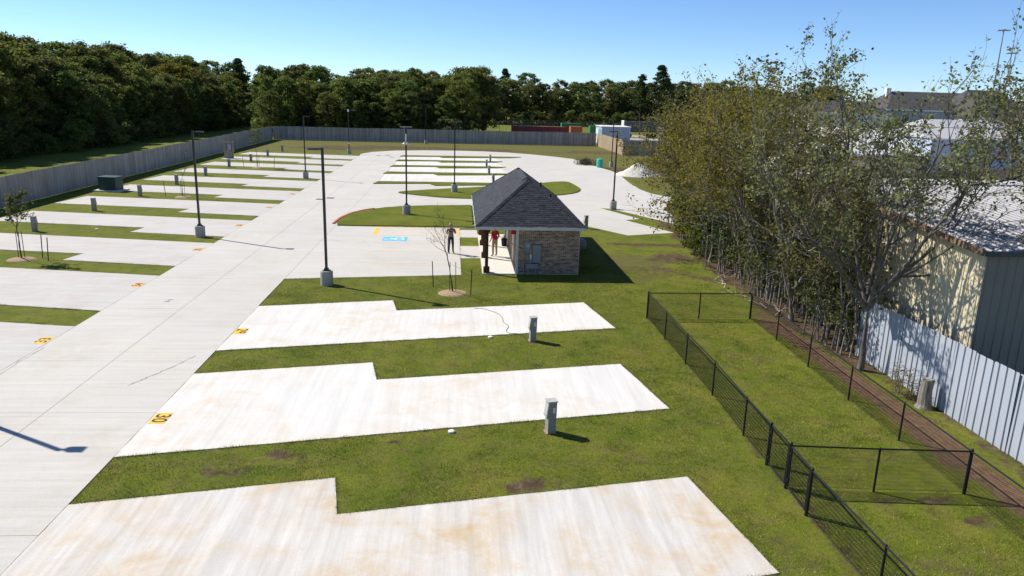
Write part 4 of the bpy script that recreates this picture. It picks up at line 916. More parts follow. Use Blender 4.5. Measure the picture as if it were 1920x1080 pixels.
# --- branching trees close by
def grow(seed, H, r0, stems, spread, n1, n2, n3, leaf_n, leaf_s, leaf_m, name, loc, label, group=None, lean=(0, 0), bark_m='bark', zfork=0.22, cl=0.35, droop=0.0, squash=1.0):
    rng = random.Random(seed); nr = np.random.default_rng(seed); wood = MB(); tips = []
    up_ = Vector((0, 0, 1))
    def rv(s): return Vector((rng.gauss(0, s), rng.gauss(0, s), rng.gauss(0, s)))
    def limb(p, d, L, r, n, sides, wob, trop):
        pts = [p.copy()]; ds = []; d = d.normalized()
        for i in range(n):
            d = (d+rv(wob)+up_*trop).normalized(); p = p+d*(L/n); pts.append(p.copy()); ds.append(d.copy())
        wood.tube(pts, [max(0.004, r*(1-0.78*i/n)) for i in range(n+1)], sides, cap=False)
        return pts, ds
    def rot(d, a):
        ax = d.cross(rv(1)).normalized(); return (Matrix.Rotation(a, 3, ax) @ d)
    st = []
    if stems == 1 or zfork > 0:
        pts, ds = limb(Vector((0, 0, -0.15)), Vector((lean[0], lean[1], 1)), H*zfork+0.15, r0, 4, 10, 0.06, 0.02); st.append(pts[-1])
        if stems == 1: ks = [(pts[-1], ds[-1])]
        else: ks = [(pts[-1], None)]*stems
    else: ks = [(Vector((rng.uniform(-0.3, 0.3), rng.uniform(-0.3, 0.3), -0.1)), None) for _ in range(stems)]
    for q, (p, d) in enumerate(ks):
        a = 2*math.pi*q/max(1, stems)+rng.uniform(-0.4, 0.4)
        if d is None: d = Vector((math.cos(a)*spread*rng.uniform(0.6, 1.2)+lean[0], math.sin(a)*spread*rng.uniform(0.6, 1.2)+lean[1], 1))
        L0 = H*(1-zfork)*rng.uniform(0.72, 0.95); pts, ds = limb(p, d, L0, r0*(0.58 if zfork else 0.8), 7, 8, 0.13, 0.05)
        for i in range(n1):
            t = 0.18+0.82*(i+rng.random())/n1; k = min(6, int(t*7)); b0 = pts[k].lerp(pts[k+1], t*7-k)
            L1 = L0*(0.62-0.30*t)*rng.uniform(0.7, 1.25); d1 = rot(ds[k], rng.uniform(0.45, 0.95)); d1.z *= squash
            p1, e1 = limb(b0, d1, L1, r0*0.30*(1.1-0.6*t), 5, 5, 0.14, 0.09-droop)
            for j in range(n2):
                t2 = 0.25+0.75*(j+rng.random())/n2; k2 = min(4, int(t2*5)); b1 = p1[k2].lerp(p1[k2+1], t2*5-k2)
                L2 = L1*rng.uniform(0.30, 0.55); p2, e2 = limb(b1, rot(e1[k2], rng.uniform(0.4, 0.9)), L2, r0*0.10, 3, 4, 0.18, 0.06-droop)
                for m_ in range(n3):
                    t3 = rng.uniform(0.3, 1.0); k3 = min(2, int(t3*3)); b2 = p2[k3].lerp(p2[k3+1], t3*3-k3)
                    p3, e3 = limb(b2, rot(e2[k3], rng.uniform(0.3, 0.9)), L2*rng.uniform(0.35, 0.7), r0*0.045, 2, 3, 0.2, 0.04-droop)
                    tips.append((b2, p3[-1]))
    t = tag(empty(name, loc), label, 'tree', group)
    wood.build('trunk', M[bark_m], t, smooth=True)
    Cs = []; Ns = []
    for (a, b) in tips:
        if leaf_n <= 0: break
        m_ = max(0, int(rng.gauss(leaf_n, leaf_n*0.6)))
        if m_ == 0: continue
        u = nr.random(m_)**0.6; q = np.array(a)[None]*(1-u[:, None])+np.array(b)[None]*u[:, None]+nr.normal(0, cl*0.4, (m_, 3)); Cs.append(q)
    if Cs:
        C = np.concatenate(Cs); S = leaf_s*nr.uniform(0.6, 1.35, len(C)); V, F = leaf_quads(C, S, nr, np.tile([0, 0, 0.5], (len(C), 1)))
        link('crown', np_mesh('crown', V, F, M[leaf_m]), t)
    return t
grow(5, 9.4, 0.14, 6, 0.60, 9, 6, 4, 9, 0.075, 'leaf_pale', 'vase_tree', (14.15, 23.9, 0), 'tall sparse tree with pale spreading branches growing by the tin fence', lean=(0.13, 0.05), zfork=0.24, cl=0.22, bark_m='barkm')
TH = [(14.3, 29.8, 10.2, 'leaf_olive', 'slim pale-trunked tree left of the big spreading tree'), (14.7, 33.4, 10.0, 'leaf_gold', 'gold and olive leafed tree in the thicket, third from the tin fence'), (14.9, 37.6, 10.2, 'leaf_gold', 'golden leafed tree in the middle of the thicket'), (14.6, 41.6, 9.6, 'leaf_gold', 'golden bushy tree near the left end of the thicket'), (15.9, 46.5, 10.0, 'leaf_gold', 'golden tree leaning over the concrete at the end of the thicket'), (17.2, 52.0, 9.0, 'leaf_gold', 'golden olive tree farthest along the thicket'), (17.2, 46.0, 9.6, 'leaf_olive', 'olive tree behind the golden trees of the thicket'), (15.2, 26.8, 8.2, 'leaf_olive', 'small leafy tree between the big tree and the warehouse wall')]
for i, (x, y, h, lm, lab) in enumerate(TH):
    grow(40+i, h*0.93, 0.13, 4, 0.50, 8, 6, 4, 12 if lm == 'leaf_gold' else 7, 0.088, lm, 'thicket_tree', (x, y, 0), lab, 'trees of the thicket beside the warehouse', lean=(-0.05, 0.0), zfork=0.12, cl=0.40, bark_m='bark', squash=0.85)
grow(77, 10.6, 0.16, 3, 0.3, 6, 4, 3, 16, 0.11, 'leaf_olive', 'thicket_tree', (17.6, 38.5, 0), 'tall crooked tree poking above the thicket against the sky', 'trees of the thicket beside the warehouse', lean=(0.02, 0), zfork=0.3)
grow(81, 10.8, 0.16, 3, 0.3, 7, 5, 3, 2, 0.12, 'leaf_olive', 'thicket_tree', (17.9, 50.5, 0), 'nearly bare grey-twigged tree at the back of the thicket', 'trees of the thicket beside the warehouse', zfork=0.2)
grow(82, 10.4, 0.16, 3, 0.34, 7, 5, 3, 1, 0.12, 'leaf_olive', 'thicket_tree', (18.4, 33.5, 0), 'bare twiggy tree between the thicket and the warehouse roof', 'trees of the thicket beside the warehouse', zfork=0.2) if False else None
grow(83, 10.2, 0.2, 4, 0.42, 7, 5, 3, 16, 0.11, 'leaf_olive', 'garden_tree', (37.5, 47.5, 0), 'leafy tree at the right edge behind the warehouse roof', None, zfork=0.25)
# saplings and undergrowth
SAP = []
for s in range(4):
    rng = np.random.default_rng(500+s); b = MB(); ends = []
    for q in range(9):
        x, y = rng.uniform(-0.8, 0.8, 2); h = rng.uniform(3.2, 5.6); pts = [(x+rng.normal(0, 0.10)*i, y+rng.normal(0, 0.10)*i, -0.1+i*h/4) for i in range(5)]
        b.tube(pts, [0.035, 0.03, 0.025, 0.018, 0.008], 5, cap=False); ends.append(pts)
    C = []
    for pts in ends:
        for _ in range(11):
            i = rng.integers(1, 4); u = rng.random(); p = np.array(pts[i])*(1-u)+np.array(pts[i+1])*u; dirn = rng.normal(0, 0.5, 3)*np.array([1, 1, 0.3]); b.tube([p, p+dirn], [0.008, 0.003], 3, cap=False)
            C.append(p+dirn*rng.uniform(0.3, 1.1, (10, 1))+rng.normal(0, 0.14, (10, 3)))
    C = np.concatenate(C); V, F = leaf_quads(C, 0.095*rng.uniform(0.6, 1.3, len(C)), rng, np.tile([0, 0, 0.5], (len(C), 1)))
    SAP.append((b.mesh('stem', M['bark']), np_mesh('foliage', V, F), 5))
rs = random.Random(31)
for i in range(46):
    yy = 26.2+i*0.62+rs.uniform(-0.3, 0.3); xx = 15.0+rs.uniform(-0.5, 1.0)+max(0, yy-44)*0.16
    plant('sapling_clump', rs.choice(SAP), rs.choice((M['leaf_oak'], M['leaf_oak'], M['leaf_pine'])), min(xx, 15.6) if yy < 43.5 else xx, yy, rs.uniform(0.75, 1.15), rs.uniform(0, 6.28), 'clump of thin upright stems in the undergrowth of the thicket', 'sapling', 'saplings under the thicket trees')
for i, (x, y, s, m_) in enumerate(((15.3, 35.4, 0.42, 'leaf_oak'), (15.4, 39.6, 0.5, 'leaf_oak'), (15.0, 43.7, 0.7, 'leaf_lit'), (15.8, 47.6, 0.9, 'leaf_olive'), (16.6, 51.0, 1.0, 'leaf_gold'), (17.6, 54.5, 0.9, 'leaf_olive'), (16.6, 49.0, 1.1, 'leaf_lit'), (15.9, 45.4, 1.05, 'leaf_gold'))):
    plant('thicket_shrub', BUSH[i % 4], M[m_], x, y, s, i*1.7, 'leafy shrub at the foot of the thicket, %s counting from the tin fence' % ['first', 'second', 'third', 'fifth', 'seventh', 'eighth', 'sixth', 'fourth'][i], 'shrub', 'shrubs at the foot of the thicket')
plant('thicket_shrub', SAP[1], M['leaf_gold'], 14.35, 21.7, 0.20, 1.0, 'low weedy bush against the tin fence beside the stump', 'shrub', None, 2.0)
# stump and fallen branches
t = tag(empty('tree_stump', (14.45, 20.65, 0)), 'grey sawn tree stump standing against the tin fence', 'stump')
MB().tube([(0, 0, -0.1), (0.02, 0.0, 0.12), (0.0, 0.02, 0.5), (0.03, 0.0, 0.92)], [0.30, 0.21, 0.18, 0.175], 12).build('trunk', M['bark'], t, smooth=False); MB().lathe([(0.16, 0.921), (0.16, 0.926)], 12, (0.03, 0, 0)).build('cut_face', M['deadwood'], t)
BR = [(13.3, 36.9, 0.4, 1.7), (13.2, 35.2, 1.3, 1.9), (13.9, 31.6, 1.9, 1.5), (13.8, 30.4, 0.9, 1.3), (13.7, 33.6, 2.6, 1.2)]
for i, (x, y, a, L) in enumerate(BR):
    b = MB(); r = random.Random(i); pts = [(0, 0, 0.05)]
    for k in range(1, 6): pts.append((k*L/5, r.uniform(-0.12, 0.12), 0.05+r.uniform(0, 0.18)))
    b.tube(pts, [0.035, 0.032, 0.028, 0.02, 0.014, 0.006], 6)
    for k in (1, 2, 3, 4):
        e = (pts[k][0]+r.uniform(0.1, 0.4), pts[k][1]+r.choice((-1, 1))*r.uniform(0.2, 0.5), pts[k][2]+r.uniform(-0.02, 0.45)); b.tube([pts[k], e], [0.014, 0.004], 4)
    o = b.build('fallen_branch', M['deadwood']); o.location = (x, y, 0); o.rotation_euler.z = a
    tag(o, 'bleached dead branch by the thicket, %s from the dog run' % ['fifth', 'fourth', 'second', 'nearest', 'third'][i], 'branch', 'dead branches along the thicket')

# ------------------------------------------------------------------ staked young trees
def young(seed, h, leaf_n, lm, loc, label, stakes, mulch=True, canes=2, w_=1.0):
    t = grow(seed, h, 0.045, 1, 0.2, 12, 3, 2, leaf_n, 0.10, lm, 'young_tree', loc, label, 'newly planted staked trees', zfork=0.36, cl=0.22, bark_m='barkd')
    if mulch:
        o = MB().lathe([(0.75, -0.02), (0.62, 0.05), (0.25, 0.10), (0.08, 0.11)], 16).build('mulch_ring', M['mulch'], t); o.scale = (1, 0.9, 1)
    for k in range(canes):
        a = k*2.4+0.5; MB().tube([(math.cos(a)*0.16, math.sin(a)*0.16, -0.1), (math.cos(a)*0.14, math.sin(a)*0.14, 1.5)], 0.017, 6).build('cane', M['barkd'], t)
    for (x, y) in stakes:
        MB().tube([(x, y, -0.1), (x*1.06, y*1.06, 1.25)], 0.024, 6).build('stake', M['stakem'], t)
    return t
young(61, 3.6, 0, 'leaf_red', (-0.25, 33.95, 0), 'thin bare staked sapling on the lawn in front of the restroom', [(-0.95, 1.2), (0.82, -0.35)])
young(62, 3.4, 9, 'leaf_young', (-22.95, 40.1, 0), 'leafy staked sapling at the left edge of the photo on the grass strip', [(0.8, 0.5), (1.45, -0.2)], canes=3)
young(63, 3.6, 0, 'leaf_red', (-23.35, 65.0, 0), 'bare staked sapling in the left row beyond the first lamp post', [(-1.5, 0.2), (1.2, -0.2)])
young(64, 4.2, 8, 'leaf_young', (-23.85, 91.3, 0), 'leafy staked sapling far back in the left row of pads', [(-1.7, 0.2), (1.9, -0.2)])
# few clinging leaves on the bare sapling, guy wire
g = MB().tube([(-0.25, 33.95, 1.35), (0.25, 33.8, 1.15), (0.60, 33.58, 1.0)], 0.008, 4).build('guy_rope', simple('lime_rope', (0.35, 0.55, 0.12)), None)
tag(g, 'lime green guy rope from the bare sapling to its right stake', 'rope')

# ------------------------------------------------------------------ small things
t = tag(empty('transformer_box', (-30.7, 68.4, 0), -0.12), 'dark green transformer cabinet on a concrete plinth by the left fence', 'transformer')
MB().box((0, 0, 0.05), (2.3, 1.9, 0.14)).build('plinth', M['porch'], t)
o = MB().box((0, 0, 0.66), (1.55, 1.25, 1.08)).build('cabinet', M['xfmr'], t); bevel(o, 0.03)
MB().box((0, 0, 1.235), (1.66, 1.36, 0.07)).build('lid', M['xfmr'], t); MB().box((0, -0.635, 0.66), (1.35, 0.02, 0.9)).build('door', M['xfmr'], t)
t = tag(empty('equipment_rack', (-30.8, 103.6, 0), 0.1), 'timber equipment rack with a grey box standing by the left fence', 'equipment rack')
for x in (-0.55, 0.55): MB().box((x, 0, 1.1), (0.12, 0.12, 2.4)).build('post', M['lumber'], t)
for z in (1.0, 2.15): MB().box((0, 0.09, z), (1.5, 0.05, 0.18)).build('crossbar', M['lumber'], t)
MB().box((0.0, -0.10, 0.45), (0.95, 0.42, 0.95)).build('cabinet', M['ped'], t); MB().box((0.1, -0.02, 1.45), (0.35, 0.2, 0.7)).build('meter_box', M['pedl'], t)
t = tag(empty('teal_barrel', (19.0, 101.4, CT)), 'bright teal plastic barrel beside the brush pile', 'barrel')
MB().lathe([(0.36, 0), (0.40, 0.08), (0.42, 0.5), (0.42, 0.95), (0.38, 1.12), (0.30, 1.16)], 18).build('drum', M['tealp'], t, smooth=False); MB().lathe([(0.425, 0.35), (0.435, 0.38), (0.425, 0.41)], 18).build('hoop', M['tealp'], t); MB().lathe([(0.425, 0.75), (0.435, 0.78), (0.425, 0.81)], 18).build('hoop', M['tealp'], t)
def heap(name, loc, rx, ry, h, m, label, cat, seed):
    n = 40; u = np.linspace(-1.15, 1.15, n); X_, Y_ = np.meshgrid(u, u); rr = np.hypot(X_, Y_)
    Z_ = h*np.clip(1-rr, -0.1, 1)**1.1 if False else h*np.maximum(-0.05, (1-rr))
    Z_ = Z_*(0.75+0.5*vnoise(X_*5+20, Y_*5+20, 1.3, seed))+(vnoise(X_*14+40, Y_*14+40, 1.0, seed+1)-0.5)*0.07*h
    Z_[rr > 1.0] = -0.08
    V = np.stack([X_.ravel()*rx, Y_.ravel()*ry, Z_.ravel()], 1); ii, jj = np.meshgrid(np.arange(n-1), np.arange(n-1)); k = (jj*n+ii).ravel()
    o = link(name, np_mesh(name, V, np.stack([k, k+1, k+n+1, k+n], 1), m, smooth=True)); o.location = loc; tag(o, label, cat); return o
heap('gravel_heap', (22.0, 91.6, 0), 2.9, 2.4, 1.45, M['sand'], 'pale heap of gravel on the bare ground right of the drive', 'gravel heap', 3)
b = MB(); r = random.Random(8)
for i in range(150):
    a = r.uniform(0, 6.28); d = abs(r.gauss(0, 0.55)); z = max(0.03, 0.85-d*0.75)*r.random()+0.04; p = Vector((math.cos(a)*d*1.2, math.sin(a)*d, z)); q = p+Vector((r.gauss(0, 0.5), r.gauss(0, 0.5), abs(r.gauss(0.1, 0.25)))); b.tube([p, (p+q)/2+Vector((0, 0, r.uniform(-.05, .08))), q], [0.03, 0.022, 0.008], 4)
o = b.build('branches', M['brush']); t = tag(empty('brush_pile', (17.7, 105.1, CT)), 'dark tangled brush pile at the edge of the far concrete', 'brush pile'); o.parent = t
rng = np.random.default_rng(9); C = rng.normal(0, 0.5, (500, 3))*np.array([1.3, 1, 0.5])+np.array([0, 0, 0.35]); C[:, 2] = np.abs(C[:, 2])
V, F = leaf_quads(C, 0.13*rng.uniform(0.5, 1.3, len(C)), rng); link('dead_leaves', np_mesh('dead_leaves', V, F, M['brush']), t)
HP = [(0.70, 31.35), (1.07, 31.30), (1.40, 30.96), (1.73, 30.48), (1.85, 29.85), (1.87, 29.32), (2.03, 28.74), (1.91, 28.17), (2.01, 27.85), (2.42, 27.74), (2.66, 27.2)]
hp = []
for i in range(len(HP)-1):
    for k in range(4):
        tt = k/4; p0, p1, p2, p3 = [HP[max(0, min(len(HP)-1, i+j))] for j in (-1, 0, 1, 2)]
        hp.append(tuple(0.5*((2*p1[a])+(-p0[a]+p2[a])*tt+(2*p0[a]-5*p1[a]+4*p2[a]-p3[a])*tt*tt+(-p0[a]+3*p1[a]-3*p2[a]+p3[a])*tt**3) for a in (0, 1))+(CT+0.010,))
tag(MB().tube(hp, 0.009, 6).build('garden_hose', M['hose']), 'thin green hose snaking across pad 29 to the pedestal', 'hose')
for i, (x, y, lab) in enumerate(((-0.15, 19.0, 'small white valve lid in the grass left of the nearest pedestal'), (1.25, 27.35, 'small white valve lid in the grass left of the pedestal by the hose'), (-23.3, 49.3, 'small pale valve lid in the left grass strip'))):
    o = MB().lathe([(0.09, -0.03), (0.09, 0.05), (0.06, 0.065)], 12).build('valve_lid', M['white']); o.location = (x, y, 0); tag(o, lab, 'valve lid', 'valve lids in the grass')

# ------------------------------------------------------------------ yard beyond the far fence
def container(x0, x1, y0, dep, h, m, label, name='shipping_container'):
    t = tag(empty(name, (x0, y0, 0)), label, 'container'); L = x1-x0
    MB().box((L/2, dep/2, h/2), (L-0.06, dep-0.06, h-0.06)).build('shell', m, t)
    prof = []; n = int(L/0.28); s = L/n
    for i in range(n): prof += [(i*s, 0), (i*s+s*0.35, 0), (i*s+s*0.5, 0.04), (i*s+s*0.85, 0.04)]
    prof += [(L, 0)]; k = len(prof)
    MB().add([(x, -y_*1.0, 0.15) for x, y_ in prof]+[(x, -y_*1.0, h-0.12) for x, y_ in prof], [(i, i+1, k+i+1, k+i) for i in range(k-1)]).build('side_panel', m, t)
    MB().box((L/2, -0.03, h-0.06), (L, 0.12, 0.12)).build('top_rail', m, t); MB().box((L/2, -0.03, 0.08), (L, 0.12, 0.14)).build('bottom_rail', m, t)
    for x in (0.05, L-0.05): MB().box((x, -0.03, h/2), (0.12, 0.14, h)).build('corner_post', m, t)
    return t
container(11.6, 24.0, 170, 2.5, 2.75, M['cred'], 'long maroon container behind the back fence')
container(24.4, 27.0, 167, 2.5, 3.05, M['cor'], 'orange container end next to the long maroon one')
container(23.6, 28.2, 176, 2.5, 3.4, M['cgr'], 'green container behind the orange one')
container(29.6, 32.0, 172, 2.5, 3.1, M['cgr'], 'bright green container end left of the blue office')
t = tag(empty('site_office', (29.3, 156, 0)), 'pale blue site office with flat white roof behind the fence corner', 'site office')
MB().box((3.0, 3.5, 1.75), (6.0, 7.0, 3.5)).build('wall', M['bluemetal'], t); MB().box((3.0, 3.5, 3.56), (6.3, 7.3, 0.12)).build('roof', M['white'], t)
MB().box((-0.02, 2.0, 1.5), (0.05, 2.5, 2.9)).build('side_panel', M['cteal'], t); MB().box((-0.02, 5.2, 1.5), (0.05, 2.5, 2.9)).build('side_panel', M['whitemetal'], t)
for x in (0.2, 2.1, 4.0, 5.85): MB().box((x, -0.02, 1.75), (0.08, 0.05, 3.4)).build('batten', M['whitemetal'], t)
t = tag(empty('flatbed_trailer', (41, 186, 0)), 'dark box trailer parked in the yard right of the blue office', 'trailer')
MB().box((4, 1.2, 2.75), (9, 2.5, 2.3)).build('box_body', M['dsteel'], t); MB().box((-0.6, 1.2, 2.9), (0.3, 2.5, 2.4)).build('front_panel', M['white'], t)
for x in (1.0, 6.0, 7.2):
    for yy in (0.15, 2.25): MB().tube([(x, yy-0.12, 0.5), (x, yy+0.12, 0.5)], 0.5, 14).build('wheel', M['blackplastic'], t)
MB().box((4, 1.2, 1.45), (8.8, 1.0, 0.3)).build('chassis', M['dsteel'], t)
t = tag(empty('yard_sign', (47.5, 178, 0)), 'small white sign board on posts at the left edge of the golden trees', 'sign')
for x in (-0.5, 0.5): MB().box((x, 0, 1.5), (0.1, 0.1, 3.0)).build('post', M['white'], t)
MB().box((0, -0.08, 2.6), (1.5, 0.06, 1.0)).build('board', M['white'], t); MB().box((0, -0.08, 1.2), (1.7, 0.06, 1.1)).build('board', M['white'], t)
t = tag(empty('field_fence', (0, 0, 0)), 'tall thin chain-link fence along the green field behind the back fence', 'fence')
for i in range(16): MB().tube([(3.6+i*3.4, 200, -0.1), (3.6+i*3.4, 200, 3.2)], 0.045, 6).build('post', M['dsteel'], t)
MB().tube([(3.6, 200, 3.2), (54.6, 200, 3.2)], 0.035, 6).build('top_rail', M['dsteel'], t)
b = MB()
for i in range(340): b.tube([(3.6+i*0.15, 200, 0.05), (3.6+i*0.15+((i % 2)*2-1)*2.0, 200, 3.2)], 0.006, 3, cap=False)
tag(b.build('mesh_panel', M['dsteel'], t), kind='stuff')
# grassy field patch is the ground itself

# ------------------------------------------------------------------ buildings on the right
def gable_house(name, x, y, L, D, hw, hr_, rz, mw, mr, label, cat='house', wins=(), hip=0.0, ov=0.4):
    t = tag(empty(name, (x, y, 0), rz), label, cat)
    wl = MB().box((L/2, D/2, hw/2-0.1), (L, D, hw+0.2)).build('wall', mw, t)
    e = ov; z0 = hw; v = [(-e, -e, z0), (L+e, -e, z0), (L+e, D+e, z0), (-e, D+e, z0), (hip, D/2, hr_), (L-hip, D/2, hr_)]
    rfo = MB().add(v, [(0, 1, 5, 4), (2, 3, 4, 5), (3, 0, 4), (1, 2, 5), (3, 2, 1, 0)]).build('roof', mr, t)
    MB().box((L/2, -e-0.03, z0-0.08), (L+2*e, 0.06, 0.22)).build('fascia', M['hwhite'], t)
    for (wx, wz, ww, wh) in wins:
        w1 = MB().box((wx, -0.03, wz), (ww+0.2, 0.08, wh+0.2)).build('window', M['hwhite'], t); MB().box((wx, -0.08, wz), (ww, 0.04, wh)).build('pane', M['glass'], w1)
    return t, rfo
t, rfo = gable_house('house', 84, 146, 26, 12, 8.6, 12.2, 0.0, M['hwall'], M['hroof'], 'big dark-roofed two-storey house glimpsed through the spreading tree', wins=((4, 7, 1.4, 1.6), (9, 7, 1.4, 1.6), (15, 7, 1.4, 1.6), (21, 7, 1.4, 1.6)), hip=4)
MB().box((3, 6, 11.2), (0.9, 0.9, 3.2)).build('chimney', M['hwhite'], rfo)
t, rfo = gable_house('house', 99, 139, 13, 16, 7.6, 12.8, 0.15, M['hwhite'], M['hroof'], 'dark gabled house at the right with white trim boards', wins=((3, 5.8, 1.4, 1.6), (9, 5.8, 1.4, 1.6)), hip=3)
gable_house('house', 66, 140, 15, 10, 7.8, 10.0, 0.0, M['hwhite'], M['hroof'], 'white-walled house with low dark roof left of the dark houses', wins=((3, 6.4, 1.3, 1.4), (8, 6.4, 1.3, 1.4)), hip=3)
gable_house('metal_shed', 62, 96, 34, 13, 5.2, 6.4, 0.0, M['bluemetal'], M['wroof'], 'blue-grey metal shed with two wide doors at the right edge', 'shed', hip=0.0, ov=0.2)
sheds = [o for o in COL.objects if o.name.startswith('metal_shed')][0]
for x in (6.5, 13.5):
    d = MB().box((x, -0.04, 2.0), (5.2, 0.08, 4.0)).build('door', M['bluemetal'], sheds); MB().box((x, -0.09, 4.05), (5.4, 0.06, 0.12)).build('door_track', M['dsteel'], d)
MB().box((10.0, -0.10, 3.1), (1.5, 0.08, 0.5)).build('sign_plate', M['orangep'], sheds)
t, rfo = gable_house('metal_shed', 46.5, 96, 14.5, 15, 2.9, 6.1, 0.0, M['cmetal'], M['whitemetal'], 'low cream shed with a bright white metal roof behind the big tree', 'shed', ov=0.3)
t, rfo = gable_house('shop_building', 76, 116, 30, 10, 6.2, 7.3, 0.0, M['cmetal'], M['wroof'], 'pale shop building with dark windows above the blue shed', 'shop', wins=((6, 5.1, 3.0, 1.5), (13, 5.1, 3.4, 1.5), (19, 5.1, 2.4, 1.5)), ov=0.2)
# parked pickup in the yard
t = tag(empty('pickup_truck', (43.0, 88.5, 0), 0.25), 'white pickup truck parked in the yard seen between the branches', 'truck')
MB().extr([(-2.7, 0.45), (2.6, 0.45), (2.7, 0.95), (1.3, 1.10), (0.75, 1.72), (-0.75, 1.75), (-0.95, 1.08), (-2.75, 1.06)], -0.92, 0.92).build('body', M['white'], t, fixn=True)
MB().extr([(1.12, 1.12), (0.72, 1.64), (-0.68, 1.67), (-0.80, 1.12)], -0.93, 0.93).build('window', M['glass'], t, fixn=True)
for x in (-1.75, 1.75):
    for yy in (-0.85, 0.85):
        wl = MB().tube([(x, yy-0.12, 0.38), (x, yy+0.12, 0.38)], 0.38, 16).build('wheel', M['blackplastic'], t); MB().tube([(x, yy-0.13, 0.38), (x, yy+0.13, 0.38)], 0.2, 12).build('rim', M['pedl'], wl)
for yy in (-0.65, 0.65): MB().box((2.68, yy, 0.82), (0.06, 0.3, 0.16)).build('headlight', M['pedl'], t)
t = tag(empty('timber_frame', (57.6, 79.6, 0), 0.4), 'open pale timber frame leaning by the brown fence beyond the warehouse roof', 'timber frame')
for x in (-1.2, 1.2): MB().box((x, 0, 1.3), (0.14, 0.14, 2.9)).build('post', M['lumber'], t)
for z in (1.2, 1.9, 2.6): MB().box((0, -0.1, z), (2.7, 0.06, 0.16)).build('crossbar', M['lumber'], t)
for (x, y, h, lab) in ((216, 300, 40, 'very tall high-mast light pole far off at the right, taller one'), (252, 342, 34.5, 'distant high-mast light pole at the right, shorter one')):
    t = tag(empty('high_mast_light', (x, y, 0)), lab, 'light pole'); MB().tube([(0, 0, -0.5), (0, 0, h)], [0.45, 0.18], 8).build('pole', M['greybox'], t)
    MB().lathe([(1.5, h-0.2), (1.6, h), (0.2, h+0.5)], 12).build('ring', M['greybox'], t)
    for k in range(6): MB().box((2.0*math.cos(k*1.047), 2.0*math.sin(k*1.047), h-0.1), (0.9, 0.7, 0.35), k*1.047).build('lamp', M['greybox'], t)

